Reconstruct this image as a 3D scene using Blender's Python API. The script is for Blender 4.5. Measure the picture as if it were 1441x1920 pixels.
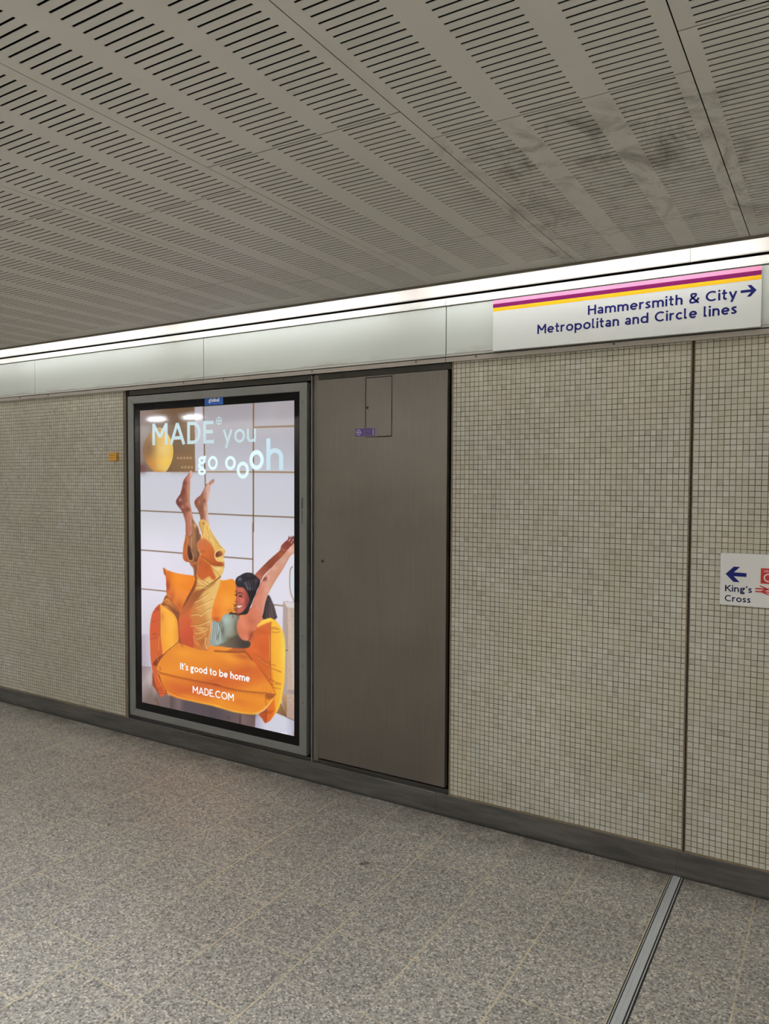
import bpy, math, random
import numpy as np
from mathutils import Matrix, Vector

random.seed(7)
scene = bpy.context.scene
for o in list(bpy.data.objects):
    bpy.data.objects.remove(o, do_unlink=True)
COL = scene.collection

# ------------------------------------------------------------------ camera, world, exposure
EYE = 1.601                                   # eye height above the floor
YAW, PITCH, ROLL = map(math.radians, (31.09, 2.1808, 0.2697))
fw = Vector((-math.sin(YAW)*math.cos(PITCH), math.cos(YAW)*math.cos(PITCH), -math.sin(PITCH)))
rt = Vector((math.cos(YAW), math.sin(YAW), 0))
up = rt.cross(fw)
rt, up = math.cos(ROLL)*rt+math.sin(ROLL)*up, -math.sin(ROLL)*rt+math.cos(ROLL)*up
cam_data = bpy.data.cameras.new('camera')
cam_data.sensor_fit = 'VERTICAL'
cam_data.sensor_height = 36.0
cam_data.lens = 1408.86*36.0/1920.0
cam_data.clip_start = 0.05
cam = bpy.data.objects.new('camera', cam_data)
COL.objects.link(cam)
M4 = Matrix((rt, up, -fw)).transposed().to_4x4()
M4.translation = Vector((0, 0, EYE))
cam.matrix_world = M4
scene.camera = cam

world = bpy.data.worlds.new('world')
scene.world = world
world.use_nodes = True
world.node_tree.nodes['Background'].inputs[0].default_value = (.9, .92, 1, 1)
world.node_tree.nodes['Background'].inputs[1].default_value = 0.02

scene.view_settings.view_transform = 'Standard'
scene.view_settings.look = 'None'
scene.view_settings.exposure = 0.0
scene.view_settings.gamma = 1.0
scene.view_settings.use_curve_mapping = False
cy = scene.cycles
cy.max_bounces = 10
cy.diffuse_bounces = 6
cy.glossy_bounces = 4
cy.sample_clamp_indirect = 6.0
cy.use_denoising = True
cy.caustics_reflective = False
cy.caustics_refractive = False

TUBE_STRENGTH = 15.5         # cove tubes over the mosaic wall
FAR_TUBE_STRENGTH = 116.0      # cove tubes of the opposite wall
LAMP_STRENGTH = 258.0         # short ceiling lamps behind the viewpoint

# ------------------------------------------------------------------ helpers
def lin(r, g, b):
    return tuple((c/255/12.92) if c/255 <= .04045 else ((c/255+.055)/1.055)**2.4 for c in (r, g, b))+(1.0,)

class NT:
    """a small helper for node materials"""
    def __init__(s, name):
        s.m = bpy.data.materials.new(name); s.m.use_nodes = True
        s.t = s.m.node_tree; s.n = s.t.nodes; s.l = s.t.links
        s.b = s.n['Principled BSDF']
    def add(s, kind, **kw):
        n = s.n.new(kind)
        for k, v in kw.items():
            setattr(n, k, v)
        return n
    def put(s, sock, v):
        if isinstance(v, bpy.types.NodeSocket):
            s.l.new(v, sock)
        else:
            sock.default_value = v
    def math(s, op, a, b=0.0, c=0.0, clamp=False):
        n = s.add('ShaderNodeMath', operation=op); n.use_clamp = clamp
        for i, v in enumerate((a, b, c)):
            s.put(n.inputs[i], v)
        return n.outputs[0]
    def mix(s, f, a, b, blend='MIX'):
        n = s.add('ShaderNodeMix', data_type='RGBA', blend_type=blend)
        s.put(n.inputs[0], f); s.put(n.inputs[6], a); s.put(n.inputs[7], b)
        return n.outputs[2]
    def pos(s):
        return s.add('ShaderNodeNewGeometry').outputs['Position']
    def xyz(s, v):
        n = s.add('ShaderNodeSeparateXYZ'); s.l.new(v, n.inputs[0]); return n.outputs
    def vec(s, x, y, z):
        n = s.add('ShaderNodeCombineXYZ')
        for i, v in enumerate((x, y, z)):
            s.put(n.inputs[i], v)
        return n.outputs[0]
    def scale(s, v, x, y, z):
        n = s.add('ShaderNodeMapping'); s.l.new(v, n.inputs[0]); n.inputs['Scale'].default_value = (x, y, z); return n.outputs[0]
    def noise(s, v, scale, detail=3.0, rough=.5, dist=0.0):
        n = s.add('ShaderNodeTexNoise'); s.l.new(v, n.inputs['Vector'])
        n.inputs['Scale'].default_value = scale; n.inputs['Detail'].default_value = detail
        n.inputs['Roughness'].default_value = rough; n.inputs['Distortion'].default_value = dist
        return n.outputs['Fac']
    def ramp(s, f, stops):
        n = s.add('ShaderNodeValToRGB'); s.put(n.inputs[0], f)
        e = n.color_ramp.elements
        while len(e) < len(stops):
            e.new(.5)
        for q, (p, c) in zip(e, stops):
            q.position = p; q.color = c if len(c) == 4 else tuple(c)+(1,)
        return n.outputs[0]
    def maprange(s, v, a, b, c, d, smooth=False):
        n = s.add('ShaderNodeMapRange'); s.put(n.inputs[0], v)
        if smooth:
            n.interpolation_type = 'SMOOTHSTEP'
        for i, q in enumerate((a, b, c, d)):
            n.inputs[1+i].default_value = q
        return n.outputs[0]
    def bump(s, h, strength, dist=.001):
        n = s.add('ShaderNodeBump'); s.put(n.inputs['Height'], h)
        n.inputs['Strength'].default_value = strength; n.inputs['Distance'].default_value = dist
        s.l.new(n.outputs[0], s.b.inputs['Normal'])
    def base(s, c, rough=.5, metal=0.0, spec=.5):
        s.put(s.b.inputs['Base Color'], c); s.put(s.b.inputs['Roughness'], rough)
        s.put(s.b.inputs['Metallic'], metal); s.b.inputs['Specular IOR Level'].default_value = spec
        return s.m

def plain(name, rgb, rough=.5, metal=0.0, spec=.5, vary=.12, scale=9.0):
    k = NT(name)
    n = k.noise(k.pos(), scale, 4.0, .6)
    c = lin(*rgb)
    f = k.maprange(n, .3, .7, 1-vary, 1+vary)
    mul = k.add('ShaderNodeVectorMath', operation='SCALE')
    mul.inputs[0].default_value = c[:3]; k.put(mul.inputs['Scale'], f)
    return k.base(mul.outputs[0], rough, metal, spec)

def glow(name, rgb, strength):
    k = NT(name)
    k.b.inputs['Emission Color'].default_value = lin(*rgb)
    k.b.inputs['Emission Strength'].default_value = strength
    return k.base((.02, .02, .02, 1), .3)

class MB:
    def __init__(s):
        s.v = []; s.f = []; s.mi = []
    def quad(s, a, b, c, d, mi=0):
        n = len(s.v); s.v += [a, b, c, d]; s.f.append((n, n+1, n+2, n+3)); s.mi.append(mi)
    def box(s, x0, x1, y0, y1, z0, z1, mi=0):
        n = len(s.v)
        s.v += [(x, y, z) for z in (z0, z1) for y in (y0, y1) for x in (x0, x1)]
        for f in ((0, 2, 3, 1), (4, 5, 7, 6), (0, 1, 5, 4), (1, 3, 7, 5), (3, 2, 6, 7), (2, 0, 4, 6)):
            s.f.append(tuple(n+i for i in f)); s.mi.append(mi)
        return s
    def prism(s, pts, y0, y1, mi=0):
        """outline in x,z extruded from front y0 to back y1"""
        n = len(s.v); k = len(pts)
        ar = sum(pts[i][0]*pts[(i+1) % k][1]-pts[(i+1) % k][0]*pts[i][1] for i in range(k))
        if ar < 0:
            pts = pts[::-1]
        s.v += [(x, y0, z) for x, z in pts]+[(x, y1, z) for x, z in pts]
        s.f.append(tuple(n+i for i in range(k))); s.mi.append(mi)
        s.f.append(tuple(n+k+i for i in reversed(range(k)))); s.mi.append(mi)
        for i in range(k):
            j = (i+1) % k
            s.f.append((n+j, n+i, n+k+i, n+k+j)); s.mi.append(mi)
        return s
    def profile(s, pts, x0, x1, mi=0):
        """outline in y,z swept along x"""
        n = len(s.v); k = len(pts)
        s.v += [(x0, y, z) for y, z in pts]+[(x1, y, z) for y, z in pts]
        s.f.append(tuple(n+i for i in range(k))); s.mi.append(mi)
        s.f.append(tuple(n+k+i for i in reversed(range(k)))); s.mi.append(mi)
        for i in range(k):
            j = (i+1) % k
            s.f.append((n+j, n+i, n+k+i, n+k+j)); s.mi.append(mi)
        return s
    def ring(s, o, i, y0, y1, mi=0):
        """rectangular frame with mitred corners: o, i = (x0, x1, z0, z1)"""
        O = [(o[0], o[2]), (o[1], o[2]), (o[1], o[3]), (o[0], o[3])]
        I = [(i[0], i[2]), (i[1], i[2]), (i[1], i[3]), (i[0], i[3])]
        for a in range(4):
            b = (a+1) % 4
            s.prism([O[a], O[b], I[b], I[a]], y0, y1, mi)
        return s
    def cyl(s, c, r, axis, l, n=20, mi=0):
        m = len(s.v)
        for e in (0, l):
            for i in range(n):
                t = 2*math.pi*i/n; a, b = r*math.cos(t), r*math.sin(t)
                s.v.append({'x': (c[0]+e, c[1]+a, c[2]+b), 'y': (c[0]+a, c[1]+e, c[2]+b), 'z': (c[0]+a, c[1]+b, c[2]+e)}[axis])
        s.f.append(tuple(range(m, m+n))); s.mi.append(mi)
        s.f.append(tuple(reversed(range(m+n, m+2*n)))); s.mi.append(mi)
        for i in range(n):
            j = (i+1) % n
            s.f.append((m+i, m+j, m+n+j, m+n+i)); s.mi.append(mi)
        return s
    def build(s, name, mats, parent=None, bevel=0.0, smooth=False):
        me = bpy.data.meshes.new(name)
        me.from_pydata(s.v, [], s.f)
        for m in (mats if isinstance(mats, (list, tuple)) else [mats]):
            me.materials.append(m)
        me.polygons.foreach_set('material_index', s.mi)
        me.update()
        import bmesh
        bm = bmesh.new(); bm.from_mesh(me); bmesh.ops.recalc_face_normals(bm, faces=bm.faces); bm.to_mesh(me); bm.free()
        o = bpy.data.objects.new(name, me)
        COL.objects.link(o)
        if parent:
            o.parent = parent
            o.matrix_parent_inverse = Matrix.Translation(parent.location).inverted()
        if bevel:
            b = o.modifiers.new('bevel', 'BEVEL'); b.width = bevel; b.segments = 2; b.limit_method = 'ANGLE'
        if smooth:
            me.polygons.foreach_set('use_smooth', [True]*len(me.polygons))
        return o

def tag(o, label=None, cat=None, group=None, kind=None):
    for k, v in (('label', label), ('category', cat), ('group', group), ('kind', kind)):
        if v:
            o[k] = v
    return o

def thing(name, loc, label, cat, group=None):
    o = bpy.data.objects.new(name, None); COL.objects.link(o)
    o.location = loc; o.empty_display_size = .05
    return tag(o, label, cat, group)

# ------------------------------------------------------------------ lettering: a plain humanist stroke alphabet
def arc(cx, cz, rx, rz, a0, a1, n=18):
    return [(cx+rx*math.cos(math.radians(a0+(a1-a0)*i/n)), cz+rz*math.sin(math.radians(a0+(a1-a0)*i/n))) for i in range(n+1)]

def curve(P, n=8):
    out = []
    for i in range(len(P)-1):
        p0, p1, p2, p3 = P[max(i-1, 0)], P[i], P[i+1], P[min(i+2, len(P)-1)]
        for q in range(n):
            t = q/n
            out.append(tuple(.5*(2*p1[a]+(-p0[a]+p2[a])*t+(2*p0[a]-5*p1[a]+4*p2[a]-p3[a])*t*t+(-p0[a]+3*p1[a]-3*p2[a]+p3[a])*t**3) for a in (0, 1)))
    return out+[P[-1]]

def glyph(ch, w, x=.72):
    """strokes (centre lines), filled outlines and advance width; capitals are 1 high, small letters x high"""
    k = w/2
    h = x/2
    def arch(a, b, top=x):
        r = (b-a)/2
        return arc((a+b)/2, top-k-min(r, .26), r, min(r, .26), 180, 0)+[(b, 0)]
    ring = lambda cx, cz, rx, rz: arc(cx, cz, rx-k, rz-k, 0, 360, 32)
    G = {
     'H': ([[(k, 0), (k, 1)], [(.76-k, 0), (.76-k, 1)], [(k, .53), (.76-k, .53)]], .76),
     'M': ([[(k, 0), (k, 1)], [(.9-k, 0), (.9-k, 1)], [(k*.9, 1-k*.4), (.45, .36)], [(.9-k*.9, 1-k*.4), (.45, .36)]], .9),
     'A': ([[(k*.75, 0), (.43, 1-k*.4)], [(.86-k*.75, 0), (.43, 1-k*.4)], [(.2, .3), (.66, .3)]], .86),
     'D': ([[(k, 0), (k, 1)], [(k, 1-k), (.3, 1-k)]+arc(.32, .5, .43-k, .5-k, 90, -90)+[(k, k)]], .75),
     'E': ([[(k, 0), (k, 1)], [(k, 1-k), (.56, 1-k)], [(k, .52), (.52, .52)], [(k, k), (.58, k)]], .58),
     'I': ([[(k, 0), (k, 1)]], w),
     'K': ([[(k, 0), (k, 1)], [(.66, 1), (k, .42)], [(.26, .58), (.72, 0)]], .72),
     'C': ([arc(.5, .5, .5-k, .5-k, 48, 312, 30)], .86),
     'O': ([ring(.5, .5, .5, .5)], 1.0),
     'L': ([[(k, 0), (k, 1)], [(k, k), (.5, k)]], .5),
     'S': ([curve([(.52, .84), (.3, 1-k), (k+.01, .74), (.3, .5), (.56-k, .26), (.28, k), (.03, .17)])], .56),
     'Y': ([[(.02, 1), (.34, .46)], [(.66, 1), (.34, .46)], [(.34, .48), (.34, 0)]], .68),
     'a': ([arc(.27, x-.27, .27-k, .27-k, 150, 0)+[(.54-k, 0)], ring(.27, .215, .27, .215)], .56),
     'b': ([[(k, 0), (k, 1.02)], ring(.36, h, .36, h)], .72),
     'c': ([arc(.34, h, .34-k, h-k, 46, 314, 26)], .58),
     'd': ([[(.7-k, 0), (.7-k, 1.02)], ring(.36, h, .36, h)], .72),
     'e': ([[(k, h), (.66-k*.6, h)], arc(.34, h, .34-k, h-k, 0, 318, 28)], .67),
     'f': ([[(.16, 0), (.16, .82)]+arc(.34, .84, .18, .2-k, 180, 80), [(.0, x-k), (.36, x-k)]], .38),
     'g': ([ring(.29, x-.22, .27, .22), [(.38, x-.06), (.6, x-k*.7)], curve([(.13, .33), (.08, .2), (.2, .13), (.4, .1)]), ring(.29, -.09, .29, .2)], .6),
     'h': ([[(k, 0), (k, 1.02)], arch(k, .6-k)], .6),
     'i': ([[(k, 0), (k, x)]], w),
     'l': ([[(k, 1.02), (k, .2)]+arc(k+.18, .2, .18, .2-k, 180, 265, 8)], k+.22),
     'm': ([[(k, 0), (k, x)], arch(k, .5), arch(.5, 1.0-k)], 1.0),
     'n': ([[(k, 0), (k, x)], arch(k, .6-k)], .6),
     'o': ([ring(.36, h, .36, h+.01)], .72),
     'p': ([[(k, -.28), (k, x)], ring(.36, h, .36, h)], .72),
     'r': ([[(k, 0), (k, x)], arc(.32, x-.3, .32-k, .3-k, 180, 70, 12)], .42),
     's': ([curve([(.42, x-.13), (.25, x-k), (k+.01, x-.19), (.24, h), (.46-k, .19), (.22, k), (.02, .14)])], .46),
     't': ([[(.17, .96), (.17, .2)]+arc(.35, .2, .18, .2-k, 180, 280, 8), [(0, x-k), (.4, x-k)]], .42),
     'u': ([[(k, x), (k, .26)]+arc(.3, .26, .3-k, .26-k, 180, 360)+[(.6-k, x)], [(.6-k, x), (.6-k, 0)]], .6),
     'y': ([[(k*.8, x), (.32, .06)], [(.64-k*.8, x), (.2, -.28)]], .64),
     '&': ([curve([(.76, .0), (.3, .5), (.17, .72), (.2, .9), (.36, 1-k), (.52, .88), (.5, .7), (.3, .55), (.12, .4), (k, .24), (.14, .09), (.34, k), (.56, .16), (.68, .34), (.74, .5)])], .78),
     "'": ([[(.13, 1.0), (.06, .74)]], .16),
     '.': ([[(0, k), (w, k)]], w),
     '+': ([[(0, .5), (.6, .5)], [(.3, .2), (.3, .8)]], .6),
     ' ': ([], .26),
    }
    st, adv = G[ch]
    fills = []
    if ch == 'i':
        d = w*.72
        fills.append([(k-d, .92), (k, .92-d), (k+d, .92), (k, .92+d)])
    return st, fills, adv

def ribbon(P, w, closed=False):
    """left and right offset of a poly line, mitred"""
    n = len(P); L = []; R = []
    for i in range(n):
        a = P[(i-1) % n] if (closed or i > 0) else None
        b = P[(i+1) % n] if (closed or i < n-1) else None
        p = P[i]
        ds = []
        for q, r in ((a, p), (p, b)):
            if q is None or r is None:
                continue
            dx, dz = r[0]-q[0], r[1]-q[1]; l = math.hypot(dx, dz) or 1e-9
            ds.append((dx/l, dz/l))
        tx, tz = sum(d[0] for d in ds), sum(d[1] for d in ds); l = math.hypot(tx, tz) or 1e-9
        tx, tz = tx/l, tz/l
        c = max(.5, tx*ds[0][0]+tz*ds[0][1])
        o = w/2/c
        L.append((p[0]-tz*o, p[1]+tx*o)); R.append((p[0]+tz*o, p[1]-tx*o))
    return L, R

def write(mb, text, x0, z0, cap, width=None, w=.155, y=0.0, gap=.13, x=.72, space=None):
    """adds flat letters to mb: left edge x0, base line z0, capital height cap, squeezed to width"""
    pen = 0.0; parts = []
    for ch in text:
        st, fi, adv = glyph(ch, w, x)
        if ch == ' ' and space:
            adv = space
        parts.append((pen, st, fi)); pen += adv+gap
    total = pen-gap
    sx = (width/total) if width else cap
    lift = 0
    for px, st, fi in parts:
        for s_ in st:
            closed = len(s_) > 3 and math.hypot(s_[0][0]-s_[-1][0], s_[0][1]-s_[-1][1]) < 1e-5
            P = s_[:-1] if closed else s_
            L, R = ribbon(P, w, closed)
            n = len(P)
            lift += 1
            yy = y-(lift % 5)*.00004
            for i in range(n if closed else n-1):
                j = (i+1) % n
                mb.quad(*[(x0+(px+q[0])*sx, yy, z0+q[1]*cap) for q in (L[i], R[i], R[j], L[j])])
        for F in fi:
            mb.quad(*[(x0+(px+q[0])*sx, y, z0+q[1]*cap) for q in F])
    return mb

def letter(name, mat, parent, text, x0, z0, cap, width=None, w=.155, y=0.0, gap=.13, x=.72, space=.26):
    """every word of a line is a mesh of its own"""
    adv = lambda t_: sum((space if c == ' ' else glyph(c, w, x)[2])+gap for c in t_)
    total = adv(text)-gap
    sx = (width/total) if width else cap
    at = 0
    for word in text.split(' '):
        mb = MB(); write(mb, word, x0+adv(text[:at])*sx, z0, cap, (adv(word)-gap)*sx, w, y, gap, x)
        mb.build(name, mat, parent)
        at += len(word)+1

# ------------------------------------------------------------------ materials
def mosaic(name, x0, z0, p=.0225):
    k = NT(name)
    X, Y, Z = k.xyz(k.pos())
    u = k.math('DIVIDE', k.math('SUBTRACT', X, x0), p); v = k.math('DIVIDE', k.math('SUBTRACT', Z, z0), p)
    fu, fv = k.math('FRACT', u), k.math('FRACT', v)
    iu, iv = k.math('FLOOR', u), k.math('FLOOR', v)
    wn = k.add('ShaderNodeTexWhiteNoise', noise_dimensions='2D'); k.l.new(k.vec(iu, iv, 0.0), wn.inputs[0])
    wr, wg, wb = k.xyz(wn.outputs['Color'])
    g = .056
    wob = k.math('MULTIPLY', k.math('SUBTRACT', wg, .5), .05)
    eu = k.math('MINIMUM', k.math('ADD', fu, wob), k.math('SUBTRACT', 1.0, fu))
    ev = k.math('MINIMUM', k.math('ADD', fv, wob), k.math('SUBTRACT', 1.0, fv))
    e = k.math('MINIMUM', eu, ev)
    m = k.maprange(e, g-.012, g+.014, 0, 1)
    tile = k.ramp(wr, [(0, lin(163, 158, 143)), (.1, lin(171, 166, 151)), (.5, lin(176, 172, 158)), (.9, lin(180, 177, 164)), (1, lin(186, 183, 172))])
    big = k.noise(k.pos(), 1.7, 4, .6, .4)
    dirt = k.maprange(big, .35, .7, .88, 1.06)
    hue = k.mix(k.maprange(k.noise(k.pos(), 4.3, 2), .4, .65, 0, .4), tile, lin(176, 163, 142))
    hue = k.mix(k.maprange(wb, .96, 1.0, 0, .4), hue, lin(140, 138, 122))
    mul = k.add('ShaderNodeVectorMath', operation='SCALE'); k.l.new(hue, mul.inputs[0]); k.l.new(dirt, mul.inputs['Scale'])
    gn = k.noise(k.pos(), 14, 3)
    grout = k.mix(k.maprange(gn, .35, .65, 0, 1), lin(82, 71, 44), lin(112, 99, 68))
    c = k.mix(m, grout, mul.outputs[0])
    k.bump(m, .5, .0012)
    r = k.maprange(m, 0, 1, .9, .42)
    return k.base(c, r, 0, .4)

def terrazzo():
    k = NT('terrazzo_floor')
    P = k.pos(); X, Y, Z = k.xyz(P)
    def vor(scale):
        n = k.add('ShaderNodeTexVoronoi'); k.l.new(P, n.inputs['Vector']); n.inputs['Scale'].default_value = scale
        return n.outputs['Color'], n.outputs['Distance']
    c1, d1 = vor(165.0)
    r1 = k.xyz(c1)[0]; g1 = k.xyz(c1)[1]
    base = k.ramp(r1, [(0, lin(94, 91, 86)), (.2, lin(130, 126, 118)), (.45, lin(153, 148, 138)), (.7, lin(167, 161, 149)), (.9, lin(184, 177, 163)), (1, lin(204, 196, 182))])
    c2, d2 = vor(95.0)
    r2 = k.xyz(c2)[0]
    chip = k.math('MULTIPLY', k.math('GREATER_THAN', r2, .8), k.math('LESS_THAN', d2, .42))
    base = k.mix(k.math('MULTIPLY', chip, .9), base, k.mix(g1, lin(226, 216, 196), lin(200, 184, 164)))
    dark = k.math('MULTIPLY', k.math('LESS_THAN', r2, .1), k.math('LESS_THAN', d2, .4))
    base = k.mix(k.math('MULTIPLY', dark, .75), base, lin(78, 76, 80))
    fine = k.noise(P, 420, 2)
    base = k.mix(k.maprange(fine, .35, .7, 0, .35), base, lin(112, 108, 104))
    # slab joints: columns .3165 wide square to the wall, staggered rows .309 deep
    pu, pv = .3165, .309
    u = k.math('DIVIDE', k.math('ADD', X, .5545), pu)
    iu = k.math('FLOOR', u)
    par = k.math('ABSOLUTE', k.math('MODULO', iu, 2.0))
    near = k.math('MULTIPLY', k.math('LESS_THAN', iu, -.5), k.math('GREATER_THAN', iu, -3.5))
    off = k.math('MULTIPLY', k.math('SUBTRACT', 1.0, near), k.math('MULTIPLY', k.math('SUBTRACT', 1.0, par), .11))
    v = k.math('DIVIDE', k.math('SUBTRACT', k.math('ADD', Y, .305), off), pv)
    iv = k.math('FLOOR', v)
    fu, fv = k.math('FRACT', u), k.math('FRACT', v)
    eu = k.math('MULTIPLY', k.math('MINIMUM', fu, k.math('SUBTRACT', 1.0, fu)), pu)
    ev = k.math('MULTIPLY', k.math('MINIMUM', fv, k.math('SUBTRACT', 1.0, fv)), pv)
    wn = k.add('ShaderNodeTexWhiteNoise', noise_dimensions='2D'); k.l.new(k.vec(iu, iv, 0.0), wn.inputs[0])
    tone = k.maprange(wn.outputs['Value'], 0, 1, .93, 1.05)
    big = k.maprange(k.noise(P, 1.1, 4, .6), .3, .7, .92, 1.06)
    f = k.math('MULTIPLY', tone, big)
    ju = k.maprange(eu, .0015, .0030, 1, 0); jv = k.maprange(ev, .0011, .0025, .9, 0)
    jn = k.maprange(k.noise(P, 3.0, 3), .36, .58, .4, 1.0)
    j = k.math('MULTIPLY', k.math('MAXIMUM', ju, jv), jn)
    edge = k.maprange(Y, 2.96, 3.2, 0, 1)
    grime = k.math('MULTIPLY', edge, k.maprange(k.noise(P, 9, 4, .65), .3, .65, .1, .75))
    spots = k.maprange(k.noise(P, 7.5, 2, .5), .74, .77, 0, .75)
    mul = k.add('ShaderNodeVectorMath', operation='SCALE'); k.l.new(base, mul.inputs[0]); k.l.new(f, mul.inputs['Scale'])
    c = k.mix(j, mul.outputs[0], lin(198, 180, 140))
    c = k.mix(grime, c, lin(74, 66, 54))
    c = k.mix(spots, c, lin(60, 58, 56))
    k.bump(k.math('ADD', k.math('MULTIPLY', k.math('SUBTRACT', 1.0, j), .6), k.math('MULTIPLY', fine, .25)), .25, .001)
    return k.base(c, k.maprange(k.noise(P, 6, 3), .3, .7, .42, .62), 0, .4)

def ceiling_paint():
    k = NT('ceiling_paint')
    P = k.pos(); X, Y, Z = k.xyz(P)
    col = k.mix(k.maprange(k.noise(P, 1.3, 3), .3, .7, 0, 1), lin(203, 202, 195), lin(209, 208, 203))
    # soot and damp marks on the panel column over the sign
    mx = k.math('MULTIPLY', k.maprange(X, -.98, -.8, 0, 1, True), k.maprange(X, -.27, -.1, 1, 0, True))
    my = k.math('MULTIPLY', k.maprange(Y, 1.62, 1.75, 0, 1, True), k.maprange(Y, 2.42, 2.77, 1, .15, True))
    area = k.math('MULTIPLY', mx, my)
    n1 = k.maprange(k.noise(k.scale(P, 1.0, .6, 1), 8.0, 8, .72, .8), .5, .66, 0, 1)
    n2 = k.maprange(k.noise(P, 14, 5, .7, .8), .55, .7, 0, 1)
    soot = k.math('MULTIPLY', area, k.math('MAXIMUM', n1, k.math('MULTIPLY', n2, .8)))
    seam = k.math('MULTIPLY', k.maprange(k.math('ABSOLUTE', k.math('ADD', X, .883)), .0, .1, 1, 0, True), k.maprange(Y, 1.62, 2.1, 0, 1, True))
    soot = k.math('MAXIMUM', soot, k.math('MULTIPLY', seam, k.maprange(k.noise(k.scale(P, 1.6, .5, 1), 7, 6, .7), .48, .64, 0, .9)))
    every = k.maprange(k.noise(P, 3.1, 6, .72, .5), .66, .78, 0, .4)
    c = k.mix(k.math('MULTIPLY', soot, .6), col, lin(84, 74, 66))
    c = k.mix(every, c, lin(112, 104, 94))
    return k.base(c, .5, 0, .35)

def brushed(name, rgb, rough, metal, sx=220.0, sz=3.0, vary=.08):
    k = NT(name)
    P = k.pos()
    n = k.noise(k.scale(P, sx, sx, sz), 1.0, 3, .6)
    b = k.noise(P, 2.2, 4, .6, .5)
    c = lin(*rgb)
    f = k.math('MULTIPLY', k.maprange(n, .3, .7, 1-vary, 1+vary), k.maprange(b, .3, .7, .9, 1.1))
    mul = k.add('ShaderNodeVectorMath', operation='SCALE'); mul.inputs[0].default_value = c[:3]; k.l.new(f, mul.inputs['Scale'])
    return k.base(mul.outputs[0], k.maprange(b, .3, .7, rough-.05, rough+.06), metal, .5)

def skirting_paint():
    k = NT('skirting_steel')
    P = k.pos(); X, Y, Z = k.xyz(P)
    c = k.mix(k.maprange(k.noise(k.scale(P, 1, 1, 7), 3.0, 5, .65), .35, .65, 0, 1), lin(68, 65, 60), lin(92, 88, 82))
    scuff = k.maprange(k.noise(k.scale(P, 2.5, 1, 60), 2.0, 5, .7), .6, .7, 0, .5)
    c = k.mix(scuff, c, lin(50, 47, 43))
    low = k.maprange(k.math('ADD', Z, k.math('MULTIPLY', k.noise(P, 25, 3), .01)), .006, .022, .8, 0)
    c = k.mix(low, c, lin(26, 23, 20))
    return k.base(c, .5, .25, .4)

M = dict(
    tile_right=mosaic('mosaic_tiles_by_door', -1.5632, .1145),
    tile_far=mosaic('mosaic_tiles_past_joint', -.4985, .1145),
    tile_left=mosaic('mosaic_tiles_far', -3.8445, .1145),
    tile_front=mosaic('mosaic_tiles_opposite', 0.0, .1145),
    floor=terrazzo(),
    ceiling=ceiling_paint(),
    void=plain('black_fleece', (14, 14, 14), .95, 0, .1),
    skirting=skirting_paint(),
    rail=plain('rail_paint', (150, 141, 130), .42, .2, .5, .06),
    rail_lip=plain('rail_lip_paint', (150, 146, 136), .4, .2, .5, .06),
    white_metal=plain('white_enamelled_metal', (232, 224, 216), .38, 0, .5, .04, 3.0),
    lip=plain('white_enamelled_lip', (226, 224, 218), .4, 0, .5, .03, 3.0),
    glass=None,
    black=plain('black_gap', (20, 19, 18), .7, 0, .3),
    header=plain('dark_bronze_metal', (62, 58, 52), .5, .3, .4, .1),
    jamb=plain('door_jamb_metal', (104, 97, 87), .5, .3, .4, .06),
    edge=plain('bright_edge_metal', (140, 136, 130), .4, .5, .5, .05),
    caulk=plain('old_caulk', (116, 100, 78), .8, 0, .3, .2, 30.0),
    frame=plain('grey_anodised_frame', (116, 115, 110), .42, .25, .5, .04),
    bezel=plain('black_glass_border', (8, 8, 8), .06, 0, .25, .02),
    door=brushed('brushed_bronze_steel', (104, 97, 88), .36, .55),
    joint=plain('dark_rubber', (44, 40, 35), .75, 0, .3, .2, 20.0),
    strip=brushed('worn_aluminium', (178, 179, 177), .45, .15, 160.0, 160.0, .06),
    screw=plain('screw_head', (74, 68, 60), .5, .4),
    bright_screw=plain('bright_screw_head', (236, 236, 232), .25, .3),
    sign=plain('white_sign_enamel', (208, 209, 204), .34, 0, .5, .02, 2.0),
    sign_small=plain('white_sign_plate', (206, 203, 197), .4, 0, .5, .02, 2.0),
    blue=plain('blue_vinyl', (17, 22, 98), .5, 0, .2, .04),
    navy=plain('navy_vinyl', (14, 17, 64), .5, 0, .2, .04),
    pink=plain('pink_vinyl', (236, 148, 184), .5, 0, .2, .03),
    purple=plain('maroon_vinyl', (122, 16, 88), .5, 0, .15, .03),
    yellow=plain('yellow_vinyl', (240, 184, 20), .5, 0, .2, .03),
    red=plain('red_vinyl', (178, 30, 20), .4, 0, .4, .05),
    ring=plain('pale_vinyl', (214, 206, 206), .4, 0, .4, .03),
    yellow_box=plain('yellow_plastic', (206, 150, 16), .45, 0, .5, .06),
    yellow_dark=plain('ochre_marks', (116, 80, 10), .6, 0, .3),  # darker ochre for the fold line and the faded marks
    tape=plain('clear_tape_over_steel', (104, 97, 82), .35, .2, .5, .1),
    violet=plain('violet_label', (72, 44, 106), .4, 0, .5, .08, 60.0),
    lilac=plain('lilac_print', (166, 152, 190), .5, 0, .4, .05),
    mauve=plain('faint_mauve_print', (116, 84, 136), .5, 0, .4, .05),
    tag_blue=plain('blue_label', (12, 86, 178), .4, 0, .5, .04),
    tag_white=plain('white_print', (226, 226, 236), .5, 0, .4, .02),
    print_dark=plain('dark_print', (52, 53, 50), .6, 0, .3),
)
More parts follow.
